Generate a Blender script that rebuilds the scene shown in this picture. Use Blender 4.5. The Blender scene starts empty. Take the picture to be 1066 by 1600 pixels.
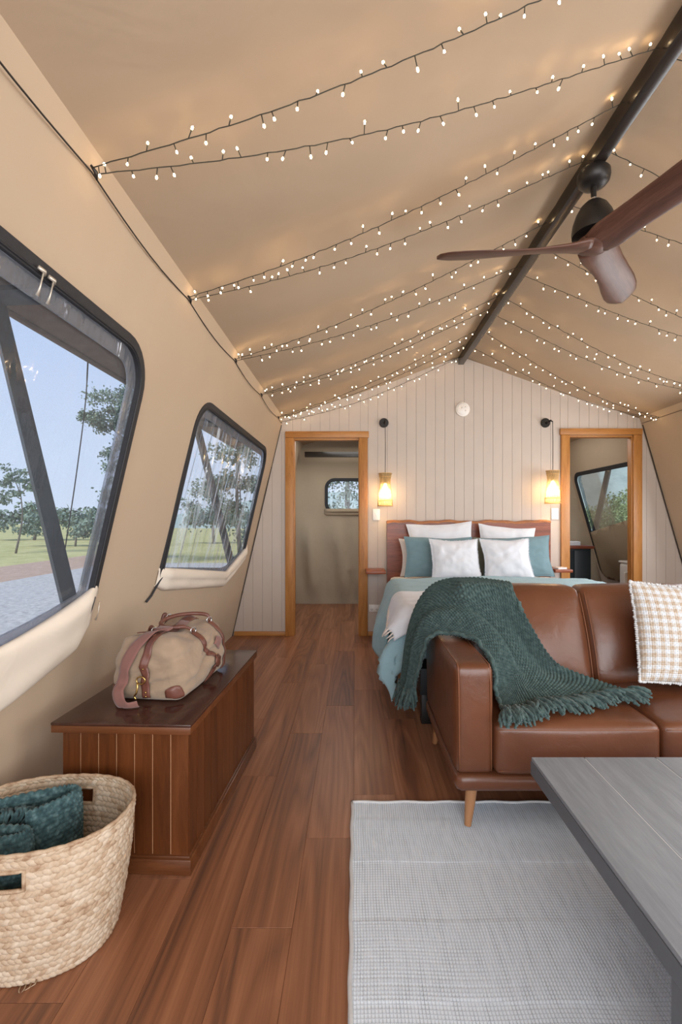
import bpy, bmesh, math, random
import numpy as np
from mathutils import Vector, Matrix, geometry, noise

SC = bpy.context.scene
COL = SC.collection
RND = random.Random(7)
PI = math.pi

# ------------------------------------------------------------------ camera, sky, lights, exposure
cam_d = bpy.data.cameras.new('camera')
cam_d.sensor_fit = 'HORIZONTAL'
cam_d.sensor_width = 24.0
cam_d.lens = 16.0
cam_d.shift_x = -22 / 1066
cam_d.shift_y = 12 / 1066
cam_d.clip_start = 0.05
cam_d.clip_end = 400
cam = bpy.data.objects.new('camera', cam_d)
cam.location = (0, 0, 1.2)
cam.rotation_euler = (PI / 2, 0, 0)
COL.objects.link(cam)
SC.camera = cam

SC.view_settings.view_transform = 'Standard'
SC.view_settings.look = 'None'
SC.view_settings.gamma = 1
SC.view_settings.use_curve_mapping = False
SC.view_settings.exposure = 0.06
SC.cycles.max_bounces = 10
SC.cycles.diffuse_bounces = 6
SC.cycles.transparent_max_bounces = 16

world = bpy.data.worlds.new('sky')
SC.world = world
world.use_nodes = True
wn, wl = world.node_tree.nodes, world.node_tree.links
wn.clear()
w_out = wn.new('ShaderNodeOutputWorld')
w_bg = wn.new('ShaderNodeBackground')
w_tc = wn.new('ShaderNodeTexCoord')
w_sep = wn.new('ShaderNodeSeparateXYZ')
w_ramp = wn.new('ShaderNodeValToRGB')
e = w_ramp.color_ramp.elements
e[0].position = 0.0
e[0].color = (0.66, 0.76, 0.92, 1)
e[1].position = 0.75
e[1].color = (0.30, 0.47, 0.83, 1)
wl.new(w_tc.outputs['Generated'], w_sep.inputs[0])
wl.new(w_sep.outputs['Z'], w_ramp.inputs['Fac'])
wl.new(w_ramp.outputs['Color'], w_bg.inputs['Color'])
w_bg.inputs['Strength'].default_value = 1.0
wl.new(w_bg.outputs[0], w_out.inputs['Surface'])


def area(name, loc, rot, sx, sy, power, color):
    l = bpy.data.lights.new(name, 'AREA')
    l.shape = 'RECTANGLE'
    l.size, l.size_y = sx, sy
    l.energy = power
    l.color = color
    o = bpy.data.objects.new(name, l)
    o.location = loc
    o.rotation_euler = rot
    COL.objects.link(o)
    return o


# daylight through the wide open front of the tent, behind the camera
area('daylight_front', (1.1, -1.9, 1.45), (PI / 2, 0, 0), 4.2, 2.4, 170, (0.96, 0.98, 1.0))
# added fill light from the right, out of view; no door stands there
area('fill_right', (2.95, 0.5, 1.3), (PI / 2, 0, PI / 2), 2.0, 1.8, 50, (0.97, 0.98, 1.0))
# added fill light at the unseen right-hand window, level with the bed
area('fill_far_right', (3.08, 3.35, 1.38), (PI / 2 - 0.2, 0, PI / 2), 1.6, 0.8, 34, (0.98, 0.98, 1.0))
# fill lights added under the roof to brighten the two back rooms
area('fill_back_left', (0.0, 5.6, 2.25), (0, 0, 0), 1.0, 1.2, 13, (1.0, 0.98, 0.93))
area('fill_back_right', (2.3, 5.6, 2.3), (0, 0, 0), 0.8, 1.0, 9, (1.0, 0.97, 0.92))
sun = bpy.data.lights.new('sun', 'SUN')
sun.energy = 3.2
sun.angle = 0.35
sun.color = (1.0, 0.95, 0.86)
sun_o = bpy.data.objects.new('sun', sun)
sun_o.rotation_euler = (math.radians(38), 0, math.radians(-35))
COL.objects.link(sun_o)


# ------------------------------------------------------------------ materials
def new_mat(name):
    m = bpy.data.materials.new(name)
    m.use_nodes = True
    nt = m.node_tree
    p = nt.nodes['Principled BSDF']
    return m, nt, p


def N(nt, typ, **kw):
    n = nt.nodes.new(typ)
    for k, v in kw.items():
        if k.startswith('_'):
            setattr(n, k[1:], v)
        else:
            n.inputs[k.replace('__', ' ')].default_value = v
    return n


def ramp(nt, fac, stops):
    r = nt.nodes.new('ShaderNodeValToRGB')
    el = r.color_ramp.elements
    while len(el) > 1:
        el.remove(el[-1])
    el[0].position = stops[0][0]
    el[0].color = (*stops[0][1], 1)
    for pos, c in stops[1:]:
        k = el.new(pos)
        k.color = (*c, 1)
    nt.links.new(fac, r.inputs['Fac'])
    return r.outputs['Color']


def math_n(nt, op, a, b=None, c=None):
    n = N(nt, 'ShaderNodeMath', _operation=op)
    for i, x in enumerate((a, b, c)):
        if x is None:
            continue
        if isinstance(x, (int, float)):
            n.inputs[i].default_value = x
        else:
            nt.links.new(x, n.inputs[i])
    return n.outputs[0]


def srgb(r, g, b):
    def f(c):
        c /= 255
        return c / 12.92 if c < 0.04045 else ((c + 0.055) / 1.055) ** 2.4
    return (f(r), f(g), f(b))


def bump(nt, p, h, strength=0.3, dist=0.01):
    b = N(nt, 'ShaderNodeBump', Strength=strength, Distance=dist)
    nt.links.new(h, b.inputs['Height'])
    nt.links.new(b.outputs[0], p.inputs['Normal'])
    return b


def coords(nt, kind='Object', scale=(1, 1, 1), rot=(0, 0, 0)):
    t = nt.nodes.new('ShaderNodeTexCoord')
    m = N(nt, 'ShaderNodeMapping', Scale=scale, Rotation=rot)
    nt.links.new(t.outputs[kind], m.inputs['Vector'])
    return m.outputs['Vector']


def plain(name, col, rough=0.5, metal=0.0, var=0.06, nscale=30, bmp=0.0, spec=0.5, bscale=200):
    """one colour with slight procedural mottling"""
    m, nt, p = new_mat(name)
    v = coords(nt)
    n = N(nt, 'ShaderNodeTexNoise', Scale=nscale, Detail=4)
    nt.links.new(v, n.inputs['Vector'])
    lo = tuple(c * (1 - var) for c in col)
    hi = tuple(min(1, c * (1 + var)) for c in col)
    nt.links.new(ramp(nt, n.outputs['Fac'], [(0.3, lo), (0.7, hi)]), p.inputs['Base Color'])
    p.inputs['Roughness'].default_value = rough
    p.inputs['Metallic'].default_value = metal
    p.inputs['Specular IOR Level'].default_value = spec
    if bmp:
        n2 = N(nt, 'ShaderNodeTexNoise', Scale=bscale, Detail=3)
        nt.links.new(v, n2.inputs['Vector'])
        bump(nt, p, n2.outputs['Fac'], bmp, 0.003)
    return m


def wood(name, stops, rough=0.4, axis='Y', scale=1.0, stretch=14, per_object=True, spec=0.5, figure=1.0, tone=0.25):
    """grain running along an object axis; each object gets its own offset and tone"""
    m, nt, p = new_mat(name)
    sc = {'X': (1, stretch, stretch), 'Y': (stretch, 1, stretch), 'Z': (stretch, stretch, 1)}[axis]
    t = nt.nodes.new('ShaderNodeTexCoord')
    oi = nt.nodes.new('ShaderNodeObjectInfo')
    add = N(nt, 'ShaderNodeVectorMath', _operation='ADD')
    mul = N(nt, 'ShaderNodeMath', _operation='MULTIPLY')
    mul.inputs[1].default_value = 37.0
    nt.links.new(oi.outputs['Random'], mul.inputs[0])
    nt.links.new(t.outputs['Object'], add.inputs[0])
    nt.links.new(mul.outputs[0], add.inputs[1])
    mp = N(nt, 'ShaderNodeMapping', Scale=tuple(s * scale for s in sc))
    nt.links.new(add.outputs[0], mp.inputs['Vector'])
    n1 = N(nt, 'ShaderNodeTexNoise', Scale=0.9, Detail=6, Roughness=0.62, Distortion=0.9 * figure)
    n2 = N(nt, 'ShaderNodeTexNoise', Scale=7.0, Detail=5, Roughness=0.7)
    nt.links.new(mp.outputs[0], n1.inputs['Vector'])
    nt.links.new(mp.outputs[0], n2.inputs['Vector'])
    a = N(nt, 'ShaderNodeMath', _operation='MULTIPLY_ADD')
    a.inputs[1].default_value = 0.35
    nt.links.new(n2.outputs['Fac'], a.inputs[0])
    b = N(nt, 'ShaderNodeMath', _operation='MULTIPLY')
    b.inputs[1].default_value = 0.65
    nt.links.new(n1.outputs['Fac'], b.inputs[0])
    nt.links.new(b.outputs[0], a.inputs[2])
    c = N(nt, 'ShaderNodeMath', _operation='MULTIPLY_ADD')   # tone per object
    c.inputs[1].default_value = tone if per_object else 0
    c.inputs[2].default_value = -0.5 * (tone if per_object else 0)
    nt.links.new(oi.outputs['Random'], c.inputs[0])
    d = N(nt, 'ShaderNodeMath', _operation='ADD')
    nt.links.new(a.outputs[0], d.inputs[0])
    nt.links.new(c.outputs[0], d.inputs[1])
    nt.links.new(ramp(nt, d.outputs[0], stops), p.inputs['Base Color'])
    p.inputs['Roughness'].default_value = rough
    p.inputs['Specular IOR Level'].default_value = spec
    bump(nt, p, a.outputs[0], 0.12, 0.004)
    return m


def canvas(name, col, soft=0.25, trans=0.0, wr=2.2):
    m, nt, p = new_mat(name)
    v = coords(nt)
    n = N(nt, 'ShaderNodeTexNoise', Scale=1.3, Detail=3)
    nt.links.new(v, n.inputs['Vector'])
    lo = tuple(c * 0.95 for c in col)
    hi = tuple(min(1, c * 1.05) for c in col)
    cr = ramp(nt, n.outputs['Fac'], [(0.3, lo), (0.7, hi)])
    nt.links.new(cr, p.inputs['Base Color'])
    p.inputs['Roughness'].default_value = 0.85
    p.inputs['Specular IOR Level'].default_value = 0.25
    n2 = N(nt, 'ShaderNodeTexNoise', Scale=wr, Detail=4, Distortion=0.6)
    nt.links.new(v, n2.inputs['Vector'])
    bump(nt, p, n2.outputs['Fac'], soft, 0.06)
    if trans:
        tr = nt.nodes.new('ShaderNodeBsdfTranslucent')
        nt.links.new(cr, tr.inputs['Color'])
        mx = N(nt, 'ShaderNodeMixShader', Fac=trans)
        nt.links.new(p.outputs[0], mx.inputs[1])
        nt.links.new(tr.outputs[0], mx.inputs[2])
        nt.links.new(mx.outputs[0], nt.nodes['Material Output'].inputs['Surface'])
    return m


def fabric(name, col, pitch=900, strength=0.3, var=0.05, rough=0.9, sheen=0.2):
    m, nt, p = new_mat(name)
    v = coords(nt)
    n = N(nt, 'ShaderNodeTexNoise', Scale=12, Detail=5)
    nt.links.new(v, n.inputs['Vector'])
    nt.links.new(ramp(nt, n.outputs['Fac'], [(0.3, tuple(c * (1 - var) for c in col)), (0.7, tuple(min(1, c * (1 + var)) for c in col))]), p.inputs['Base Color'])
    p.inputs['Roughness'].default_value = rough
    p.inputs['Specular IOR Level'].default_value = 0.2
    p.inputs['Sheen Weight'].default_value = sheen
    n2 = N(nt, 'ShaderNodeTexNoise', Scale=pitch, Detail=2)
    nt.links.new(v, n2.inputs['Vector'])
    n3 = N(nt, 'ShaderNodeTexNoise', Scale=16, Detail=3, Distortion=0.8)
    nt.links.new(v, n3.inputs['Vector'])
    a = N(nt, 'ShaderNodeMath', _operation='MULTIPLY_ADD')
    a.inputs[1].default_value = 0.15
    nt.links.new(n2.outputs['Fac'], a.inputs[0])
    nt.links.new(n3.outputs['Fac'], a.inputs[2])
    bump(nt, p, a.outputs[0], strength, 0.012)
    return m


def leather(name, col, rough=0.38):
    m, nt, p = new_mat(name)
    v = coords(nt)
    n = N(nt, 'ShaderNodeTexNoise', Scale=4.5, Detail=5, Roughness=0.6)
    nt.links.new(v, n.inputs['Vector'])
    nt.links.new(ramp(nt, n.outputs['Fac'], [(0.25, tuple(c * 0.78 for c in col)), (0.75, tuple(c * 1.16 for c in col))]), p.inputs['Base Color'])
    vo = N(nt, 'ShaderNodeTexVoronoi', Scale=420)
    nt.links.new(v, vo.inputs['Vector'])
    n2 = N(nt, 'ShaderNodeTexNoise', Scale=9, Detail=4, Distortion=1.0)
    nt.links.new(v, n2.inputs['Vector'])
    a = N(nt, 'ShaderNodeMath', _operation='MULTIPLY_ADD')
    a.inputs[1].default_value = 0.06
    nt.links.new(vo.outputs['Distance'], a.inputs[0])
    nt.links.new(n2.outputs['Fac'], a.inputs[2])
    bump(nt, p, a.outputs[0], 0.22, 0.012)
    p.inputs['Roughness'].default_value = rough
    return m


def uvgrid(name, fn):
    """material driven by a UV map counted in stitches; fn(nt, u, v) -> colour socket"""
    m, nt, p = new_mat(name)
    t = nt.nodes.new('ShaderNodeTexCoord')
    s = nt.nodes.new('ShaderNodeSeparateXYZ')
    nt.links.new(t.outputs['UV'], s.inputs[0])
    nt.links.new(fn(nt, s.outputs['X'], s.outputs['Y']), p.inputs['Base Color'])
    p.inputs['Roughness'].default_value = 0.95
    p.inputs['Specular IOR Level'].default_value = 0.1
    p.inputs['Sheen Weight'].default_value = 0.15
    return m


def emis(name, col, strength):
    m, nt, p = new_mat(name)
    p.inputs['Base Color'].default_value = (*col, 1)
    p.inputs['Emission Color'].default_value = (*col, 1)
    p.inputs['Emission Strength'].default_value = strength
    return m


def film(name, haze=0.06, gloss=0.14, tint=(0.95, 0.97, 1.0), rough=0.04, wob=0.0, marks=None):
    """clear PVC window film: mostly see-through, glossy, a little milky"""
    m, nt, p = new_mat(name)
    nt.nodes.remove(p)
    tr = nt.nodes.new('ShaderNodeBsdfTransparent')
    tr.inputs['Color'].default_value = (*tint, 1)
    gl = N(nt, 'ShaderNodeBsdfGlossy', Roughness=rough)
    df = N(nt, 'ShaderNodeBsdfDiffuse')
    df.inputs['Color'].default_value = (0.70, 0.78, 0.88, 1)
    m1 = N(nt, 'ShaderNodeMixShader', Fac=haze)
    m2 = N(nt, 'ShaderNodeMixShader')
    lw = N(nt, 'ShaderNodeLayerWeight', Blend=0.12)
    f = math_n(nt, 'MULTIPLY_ADD', lw.outputs['Fresnel'], 0.7, gloss * 0.3)
    nt.links.new(f, m2.inputs['Fac'])
    nt.links.new(tr.outputs[0], m1.inputs[1])
    nt.links.new(df.outputs[0], m1.inputs[2])
    nt.links.new(m1.outputs[0], m2.inputs[1])
    nt.links.new(gl.outputs[0], m2.inputs[2])
    if marks:      # dried drops, or pale streaks painted as reflections off creases: (scale, amount)
        v = coords(nt, scale=marks[0])
        n = N(nt, 'ShaderNodeTexNoise', Scale=1.0, Detail=5, Roughness=0.7)
        nt.links.new(v, n.inputs['Vector'])
        mr = N(nt, 'ShaderNodeMapRange')
        mr.inputs['From Min'].default_value = 0.48
        mr.inputs['From Max'].default_value = 0.72
        mr.inputs['To Min'].default_value = haze
        mr.inputs['To Max'].default_value = haze + marks[1]
        nt.links.new(n.outputs['Fac'], mr.inputs['Value'])
        nt.links.new(mr.outputs[0], m1.inputs['Fac'])
    if wob:
        v = coords(nt, scale=(1, 1, 0.25))
        n = N(nt, 'ShaderNodeTexNoise', Scale=14, Detail=3)
        nt.links.new(v, n.inputs['Vector'])
        b = N(nt, 'ShaderNodeBump', Strength=wob, Distance=0.02)
        nt.links.new(n.outputs['Fac'], b.inputs['Height'])
        nt.links.new(b.outputs[0], gl.inputs['Normal'])
    nt.links.new(m2.outputs[0], nt.nodes['Material Output'].inputs['Surface'])
    return m


M = {}
M['canvas'] = canvas('tan_canvas', srgb(190, 168, 143), 0.12, 0.10)
M['canvas_roof'] = canvas('tan_roof_canvas', srgb(178, 157, 133), 0.15)
M['canvas_lip'] = canvas('pale_canvas', srgb(222, 210, 194), 0.3)
M['canvas_grey'] = canvas('grey_tan_canvas', srgb(178, 160, 136), 0.35, 0.12)
M['board'] = plain('painted_board', srgb(190, 177, 166), 0.6, var=0.02, nscale=6)
M['backing'] = plain('board_backing', srgb(150, 138, 128), 0.9)


def floor_wood():
    m, nt, p = new_mat('floor_plank')
    t = nt.nodes.new('ShaderNodeTexCoord')
    oi = nt.nodes.new('ShaderNodeObjectInfo')
    off = math_n(nt, 'MULTIPLY', oi.outputs['Random'], 53.0)
    add = N(nt, 'ShaderNodeVectorMath', _operation='ADD')
    nt.links.new(t.outputs['Object'], add.inputs[0])
    nt.links.new(off, add.inputs[1])

    def tex(scale, detail, rough, dist):
        mp = N(nt, 'ShaderNodeMapping', Scale=scale)
        nt.links.new(add.outputs[0], mp.inputs['Vector'])
        n = N(nt, 'ShaderNodeTexNoise', Scale=1.0, Detail=detail, Roughness=rough, Distortion=dist)
        nt.links.new(mp.outputs[0], n.inputs['Vector'])
        return n.outputs['Fac']
    broad = tex((15, 0.36, 1), 4, 0.6, 0.5)
    # cathedral figure: rings of a stretched noise
    ring = tex((5.5, 0.36, 1), 2, 0.45, 0.25)
    rr = math_n(nt, 'PINGPONG', math_n(nt, 'MULTIPLY', ring, 14.0), 0.5)
    fine = tex((190, 3.0, 1), 4, 0.7, 0.2)
    v = math_n(nt, 'ADD', math_n(nt, 'MULTIPLY', broad, 0.58), math_n(nt, 'MULTIPLY', rr, 0.24))
    v = math_n(nt, 'ADD', v, math_n(nt, 'MULTIPLY', fine, 0.26))
    v = math_n(nt, 'ADD', v, math_n(nt, 'MULTIPLY_ADD', oi.outputs['Random'], 0.14, -0.12))
    c1 = ramp(nt, v, [(0.22, srgb(92, 61, 46)), (0.38, srgb(132, 86, 60)), (0.50, srgb(150, 101, 72)), (0.60, srgb(166, 118, 88)), (0.78, srgb(180, 138, 109))])
    nt.links.new(c1, p.inputs['Base Color'])
    p.inputs['Roughness'].default_value = 0.36
    bump(nt, p, fine, 0.10, 0.003)
    return m


M['plank'] = floor_wood()
M['sub'] = plain('subfloor', srgb(60, 36, 26), 0.9)
M['pine'] = wood('honey_pine', [(0.28, srgb(112, 66, 26)), (0.45, srgb(168, 112, 54)), (0.7, srgb(196, 140, 78))], 0.45, 'Z', 1.2, 10, tone=0.1)
M['pine_x'] = wood('honey_pine_rail', [(0.28, srgb(112, 66, 26)), (0.45, srgb(168, 112, 54)), (0.7, srgb(196, 140, 78))], 0.45, 'X', 1.2, 10, tone=0.1)
M['slab'] = wood('redgum_slab', [(0.25, srgb(80, 36, 22)), (0.45, srgb(126, 65, 42)), (0.62, srgb(150, 84, 54)), (0.8, srgb(170, 106, 70))], 0.35, 'X', 1.6, 9, tone=0.1)
M['live'] = wood('live_edge', [(0.25, srgb(90, 48, 20)), (0.5, srgb(170, 106, 54)), (0.75, srgb(214, 160, 96))], 0.5, 'X', 3, 6)
M['chest'] = wood('chest_board', [(0.2, srgb(50, 24, 10)), (0.5, srgb(90, 48, 22)), (0.8, srgb(116, 68, 35))], 0.3, 'Z', 1.6, 10, tone=0.15)
M['chest_x'] = wood('chest_rail', [(0.2, srgb(54, 28, 14)), (0.5, srgb(92, 52, 28)), (0.8, srgb(118, 72, 42))], 0.28, 'X', 1.6, 10, tone=0.1)
M['chest_lid'] = wood('chest_lid', [(0.2, srgb(42, 22, 17)), (0.5, srgb(64, 38, 30)), (0.8, srgb(82, 52, 40))], 0.14, 'Y', 1.6, 12, tone=0.08)
M['chest_gap'] = plain('chest_groove', srgb(204, 152, 112), 0.6)
M['leg'] = wood('oak_leg', [(0.25, srgb(120, 78, 46)), (0.5, srgb(160, 112, 74)), (0.8, srgb(184, 138, 96))], 0.45, 'Z', 2, 10)
M['walnut'] = wood('walnut_blade', [(0.25, srgb(44, 27, 20)), (0.5, srgb(88, 57, 45)), (0.8, srgb(120, 84, 68))], 0.45, 'X', 2.0, 12, per_object=True, tone=0.05)
M['grey_top'] = wood('grey_table_board', [(0.2, srgb(92, 97, 103)), (0.5, srgb(126, 132, 139)), (0.8, srgb(152, 158, 165))], 0.42, 'Y', 1.6, 10, tone=0.1)
M['grey_side'] = plain('grey_table_edge', srgb(92, 97, 103), 0.5, var=0.04)
M['groove'] = plain('table_joint', srgb(196, 198, 200), 0.6)
M['leather'] = leather('tan_leather', srgb(101, 60, 39), 0.31)
M['stitch'] = plain('stitching', srgb(122, 74, 46), 0.5)
M['duvet'] = fabric('sage_linen', srgb(148, 182, 191), 700, 0.7, 0.05)
M['sage'] = fabric('sage_cushion', srgb(116, 142, 149), 700, 0.3, 0.05)
M['olive'] = fabric('olive_pillow', srgb(120, 122, 108), 700, 0.3)
M['white'] = fabric('white_linen', srgb(219, 222, 228), 500, 0.28, 0.03)
M['cream'] = fabric('cream_linen', srgb(226, 214, 204), 500, 0.35, 0.03)
M['black'] = plain('matte_black_metal', srgb(34, 31, 30), 0.42, 0.3, 0.1)
M['black_beam'] = plain('black_painted_beam', srgb(42, 36, 32), 0.26, 0.0, 0.12, 8)
M['zip'] = plain('black_zip_tape', srgb(34, 34, 38), 0.6, 0, 0.15, 40, 0.3)
M['cord'] = plain('black_cord', srgb(40, 34, 30), 0.7)
M['wire'] = plain('dark_green_wire', srgb(46, 42, 30), 0.6)
M['plastic'] = plain('white_plastic', srgb(232, 228, 222), 0.35, var=0.01)
M['brass'] = plain('brass', srgb(190, 158, 96), 0.25, 1.0)
M['chrome'] = plain('steel', srgb(200, 200, 200), 0.25, 1.0)
M['pull'] = plain('zip_pull', srgb(200, 190, 175), 0.35, 0.6)
M['bag'] = fabric('khaki_canvas', srgb(154, 132, 110), 900, 0.6, 0.08)
M['bag_leather'] = leather('brown_bag_leather', srgb(104, 62, 50), 0.4)
M['strap'] = fabric('rose_brown_webbing', srgb(126, 88, 80), 600, 0.2, 0.04)
M['navy'] = plain('dark_teal_paint', srgb(22, 34, 40), 0.5)
M['fly'] = plain('brown_fly_canvas', srgb(104, 82, 64), 0.9, 0, 0.12, 12)
M['strut'] = plain('dark_steel_strut', srgb(38, 44, 52), 0.5, 0.2, 0.15, 12)
M['bulb'] = emis('warm_bulb', (1.0, 0.72, 0.40), 40)
M['lampbulb'] = emis('lamp_bulb', (1.0, 0.76, 0.42), 14)
M['pane'] = film('window_film', 0.04, 0.12, wob=0.25, marks=((420, 420, 330), 0.16))
M['pane_wavy'] = film('wavy_window_film', 0.05, 0.5, rough=0.06, wob=0.5, marks=((8, 30, 1.1), 0.7))  # pale upright streaks paint in the reflections on the creased film
M['film_hem'] = film('grey_film_hem', 0.12, 0.35, (0.62, 0.62, 0.66), 0.12, 0.8)
M['bamboo'] = plain('bamboo_strip', srgb(206, 168, 108), 0.5, 0, 0.1)


def _paper():
    m, nt, p = new_mat('shade_paper')
    nt.nodes.remove(p)
    d = N(nt, 'ShaderNodeBsdfDiffuse')
    d.inputs['Color'].default_value = (0.62, 0.50, 0.31, 1)
    t = N(nt, 'ShaderNodeBsdfTranslucent')
    t.inputs['Color'].default_value = (0.62, 0.49, 0.28, 1)
    x = N(nt, 'ShaderNodeMixShader', Fac=0.65)
    nt.links.new(d.outputs[0], x.inputs[1])
    nt.links.new(t.outputs[0], x.inputs[2])
    o = nt.nodes.new('ShaderNodeBsdfTransparent')
    y = N(nt, 'ShaderNodeMixShader', Fac=0.42)       # an open weave: light gets through the gaps
    nt.links.new(x.outputs[0], y.inputs[1])
    nt.links.new(o.outputs[0], y.inputs[2])
    nt.links.new(y.outputs[0], nt.nodes['Material Output'].inputs['Surface'])
    return m


M['paper'] = _paper()


def _knit(name, base, dark, light):
    def fn(nt, u, v):
        # yarn tone varies at random from dark to light fibres
        t = nt.nodes.new('ShaderNodeTexCoord')
        n = N(nt, 'ShaderNodeTexNoise', Scale=60, Detail=4)
        nt.links.new(t.outputs['Object'], n.inputs['Vector'])
        return ramp(nt, n.outputs['Fac'], [(0.25, dark), (0.5, base), (0.78, light)])
    return uvgrid(name, fn)


M['knit'] = _knit('green_knit', srgb(66, 84, 82), srgb(48, 66, 65), srgb(88, 106, 102))
M['knit2'] = _knit('teal_knit', srgb(60, 84, 87), srgb(36, 54, 58), srgb(102, 128, 130))


def _rug():
    def fn(nt, u, v):
        t = nt.nodes.new('ShaderNodeTexCoord')
        n = N(nt, 'ShaderNodeTexNoise', Scale=1.0, Detail=4)
        mp = N(nt, 'ShaderNodeMapping', Scale=(55, 9, 20))
        nt.links.new(t.outputs['Object'], mp.inputs[0])
        nt.links.new(mp.outputs[0], n.inputs['Vector'])
        fu = math_n(nt, 'PINGPONG', u, 0.5)
        fv = math_n(nt, 'PINGPONG', v, 0.5)
        # light yarn, darker grey along the grid lines of the weave
        a = math_n(nt, 'SMOOTH_MIN', math_n(nt, 'MULTIPLY', fu, 2.6), math_n(nt, 'MULTIPLY', fv, 4.0), 0.2)
        k = math_n(nt, 'MULTIPLY_ADD', n.outputs['Fac'], 0.5, -0.16)
        s = math_n(nt, 'ADD', a, k)
        return ramp(nt, s, [(0.02, srgb(132, 140, 150)), (0.30, srgb(206, 216, 227)), (0.8, srgb(226, 236, 246))])
    return uvgrid('grey_rug_yarn', fn)


M['rug'] = _rug()
M['rug_edge'] = fabric('rug_binding', srgb(206, 206, 206), 900, 0.4)


def _plaid():
    def fn(nt, u, v):
        def band(x):
            f = math_n(nt, 'FRACT', math_n(nt, 'MULTIPLY', x, 0.25))
            return math_n(nt, 'LESS_THAN', f, 0.5)
        a, b = band(u), band(v)
        t = nt.nodes.new('ShaderNodeTexCoord')
        n = N(nt, 'ShaderNodeTexNoise', Scale=120, Detail=2)
        nt.links.new(t.outputs['Object'], n.inputs['Vector'])
        s = math_n(nt, 'MULTIPLY', math_n(nt, 'ADD', a, b), 0.5)
        s = math_n(nt, 'ADD', math_n(nt, 'MULTIPLY', s, 0.8), math_n(nt, 'MULTIPLY_ADD', n.outputs['Fac'], 0.7, -0.25))
        return ramp(nt, s, [(0.0, srgb(208, 212, 217)), (0.3, srgb(206, 208, 212)), (0.5, srgb(196, 188, 179)), (1.0, srgb(176, 154, 132))])
    return uvgrid('checked_boucle', fn)


M['plaid'] = _plaid()
M['nubs'] = fabric('boucle_edge', srgb(204, 204, 204), 300, 0.5, 0.08)


def _straw():
    m, nt, p = new_mat('woven_straw')
    v = coords(nt)
    n = N(nt, 'ShaderNodeTexNoise', Scale=38, Detail=5, Roughness=0.7)
    nt.links.new(v, n.inputs['Vector'])
    at = nt.nodes.new('ShaderNodeTexCoord')
    s = nt.nodes.new('ShaderNodeSeparateXYZ')
    nt.links.new(at.outputs['UV'], s.inputs[0])
    f = math_n(nt, 'ADD', math_n(nt, 'MULTIPLY', n.outputs['Fac'], 0.78), math_n(nt, 'MULTIPLY', s.outputs['X'], 0.22))
    nt.links.new(ramp(nt, f, [(0.26, srgb(140, 108, 82)), (0.42, srgb(180, 156, 130)), (0.66, srgb(200, 183, 162))]), p.inputs['Base Color'])
    p.inputs['Roughness'].default_value = 0.6
    p.inputs['Specular IOR Level'].default_value = 0.3
    n2 = N(nt, 'ShaderNodeTexNoise', Scale=160, Detail=3)
    nt.links.new(v, n2.inputs['Vector'])
    bump(nt, p, n2.outputs['Fac'], 0.3, 0.003)
    return m


M['straw'] = _straw()


def _ground(name, stops, scale, bs=0.5):
    m, nt, p = new_mat(name)
    v = coords(nt)
    n = N(nt, 'ShaderNodeTexNoise', Scale=scale, Detail=8, Roughness=0.7)
    nt.links.new(v, n.inputs['Vector'])
    nt.links.new(ramp(nt, n.outputs['Fac'], stops), p.inputs['Base Color'])
    p.inputs['Roughness'].default_value = 1
    p.inputs['Specular IOR Level'].default_value = 0.1
    bump(nt, p, n.outputs['Fac'], bs, 0.1)
    return m


M['grass'] = _ground('dry_grass', [(0.3, srgb(150, 152, 98)), (0.5, srgb(178, 174, 122)), (0.7, srgb(196, 186, 142))], 1.2)
M['gravel'] = _ground('blue_gravel', [(0.3, srgb(150, 148, 148)), (0.5, srgb(182, 180, 178)), (0.7, srgb(206, 204, 200))], 9)
M['dirt'] = _ground('brown_dirt', [(0.3, srgb(164, 140, 124)), (0.7, srgb(190, 166, 148))], 5)
M['hill'] = _ground('wooded_hill', [(0.3, srgb(132, 152, 150)), (0.6, srgb(164, 180, 176))], 0.6)  # pale tones carry the haze of distance


def _leaf(name, col):
    m, nt, p = new_mat(name)
    v = coords(nt)
    n = N(nt, 'ShaderNodeTexNoise', Scale=2.2, Detail=3)
    nt.links.new(v, n.inputs['Vector'])
    nt.links.new(ramp(nt, n.outputs['Fac'], [(0.3, tuple(c * 0.6 for c in col)), (0.7, tuple(c * 1.35 for c in col))]), p.inputs['Base Color'])
    p.inputs['Roughness'].default_value = 0.7
    return m


M['leaf'] = _leaf('gum_leaf', srgb(124, 142, 126))  # paled to put distance haze into the leaf colour
M['leaf2'] = _leaf('bush_leaf', srgb(138, 158, 110))
M['bark'] = plain('bark', srgb(120, 110, 100), 0.9)


# ------------------------------------------------------------------ mesh helpers
def link(name, me, mat, parent=None):
    o = bpy.data.objects.new(name, me)
    if mat is not None:
        for mm in (mat if isinstance(mat, (list, tuple)) else [mat]):
            me.materials.append(mm)
    COL.objects.link(o)
    if parent is not None:
        o.parent = parent
    return o


def from_data(name, vs, fs, mat, parent=None, smooth=True, off=(0, 0, 0), uvs=None, angle=None):
    me = bpy.data.meshes.new(name)
    if any(off):
        vs = [(v[0] - off[0], v[1] - off[1], v[2] - off[2]) for v in vs]
    me.from_pydata([tuple(v) for v in vs], [], [tuple(f) for f in fs])
    if uvs is not None:
        l = me.uv_layers.new(name='UVMap')
        idx = np.zeros(len(me.loops), dtype=np.int32)
        me.loops.foreach_get('vertex_index', idx)
        l.data.foreach_set('uv', np.asarray(uvs, dtype=np.float32)[idx].ravel())
    if smooth:
        me.polygons.foreach_set('use_smooth', [True] * len(me.polygons))
        if angle:
            me.set_sharp_from_angle(angle=angle)
    me.update()
    return link(name, me, mat, parent)


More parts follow.
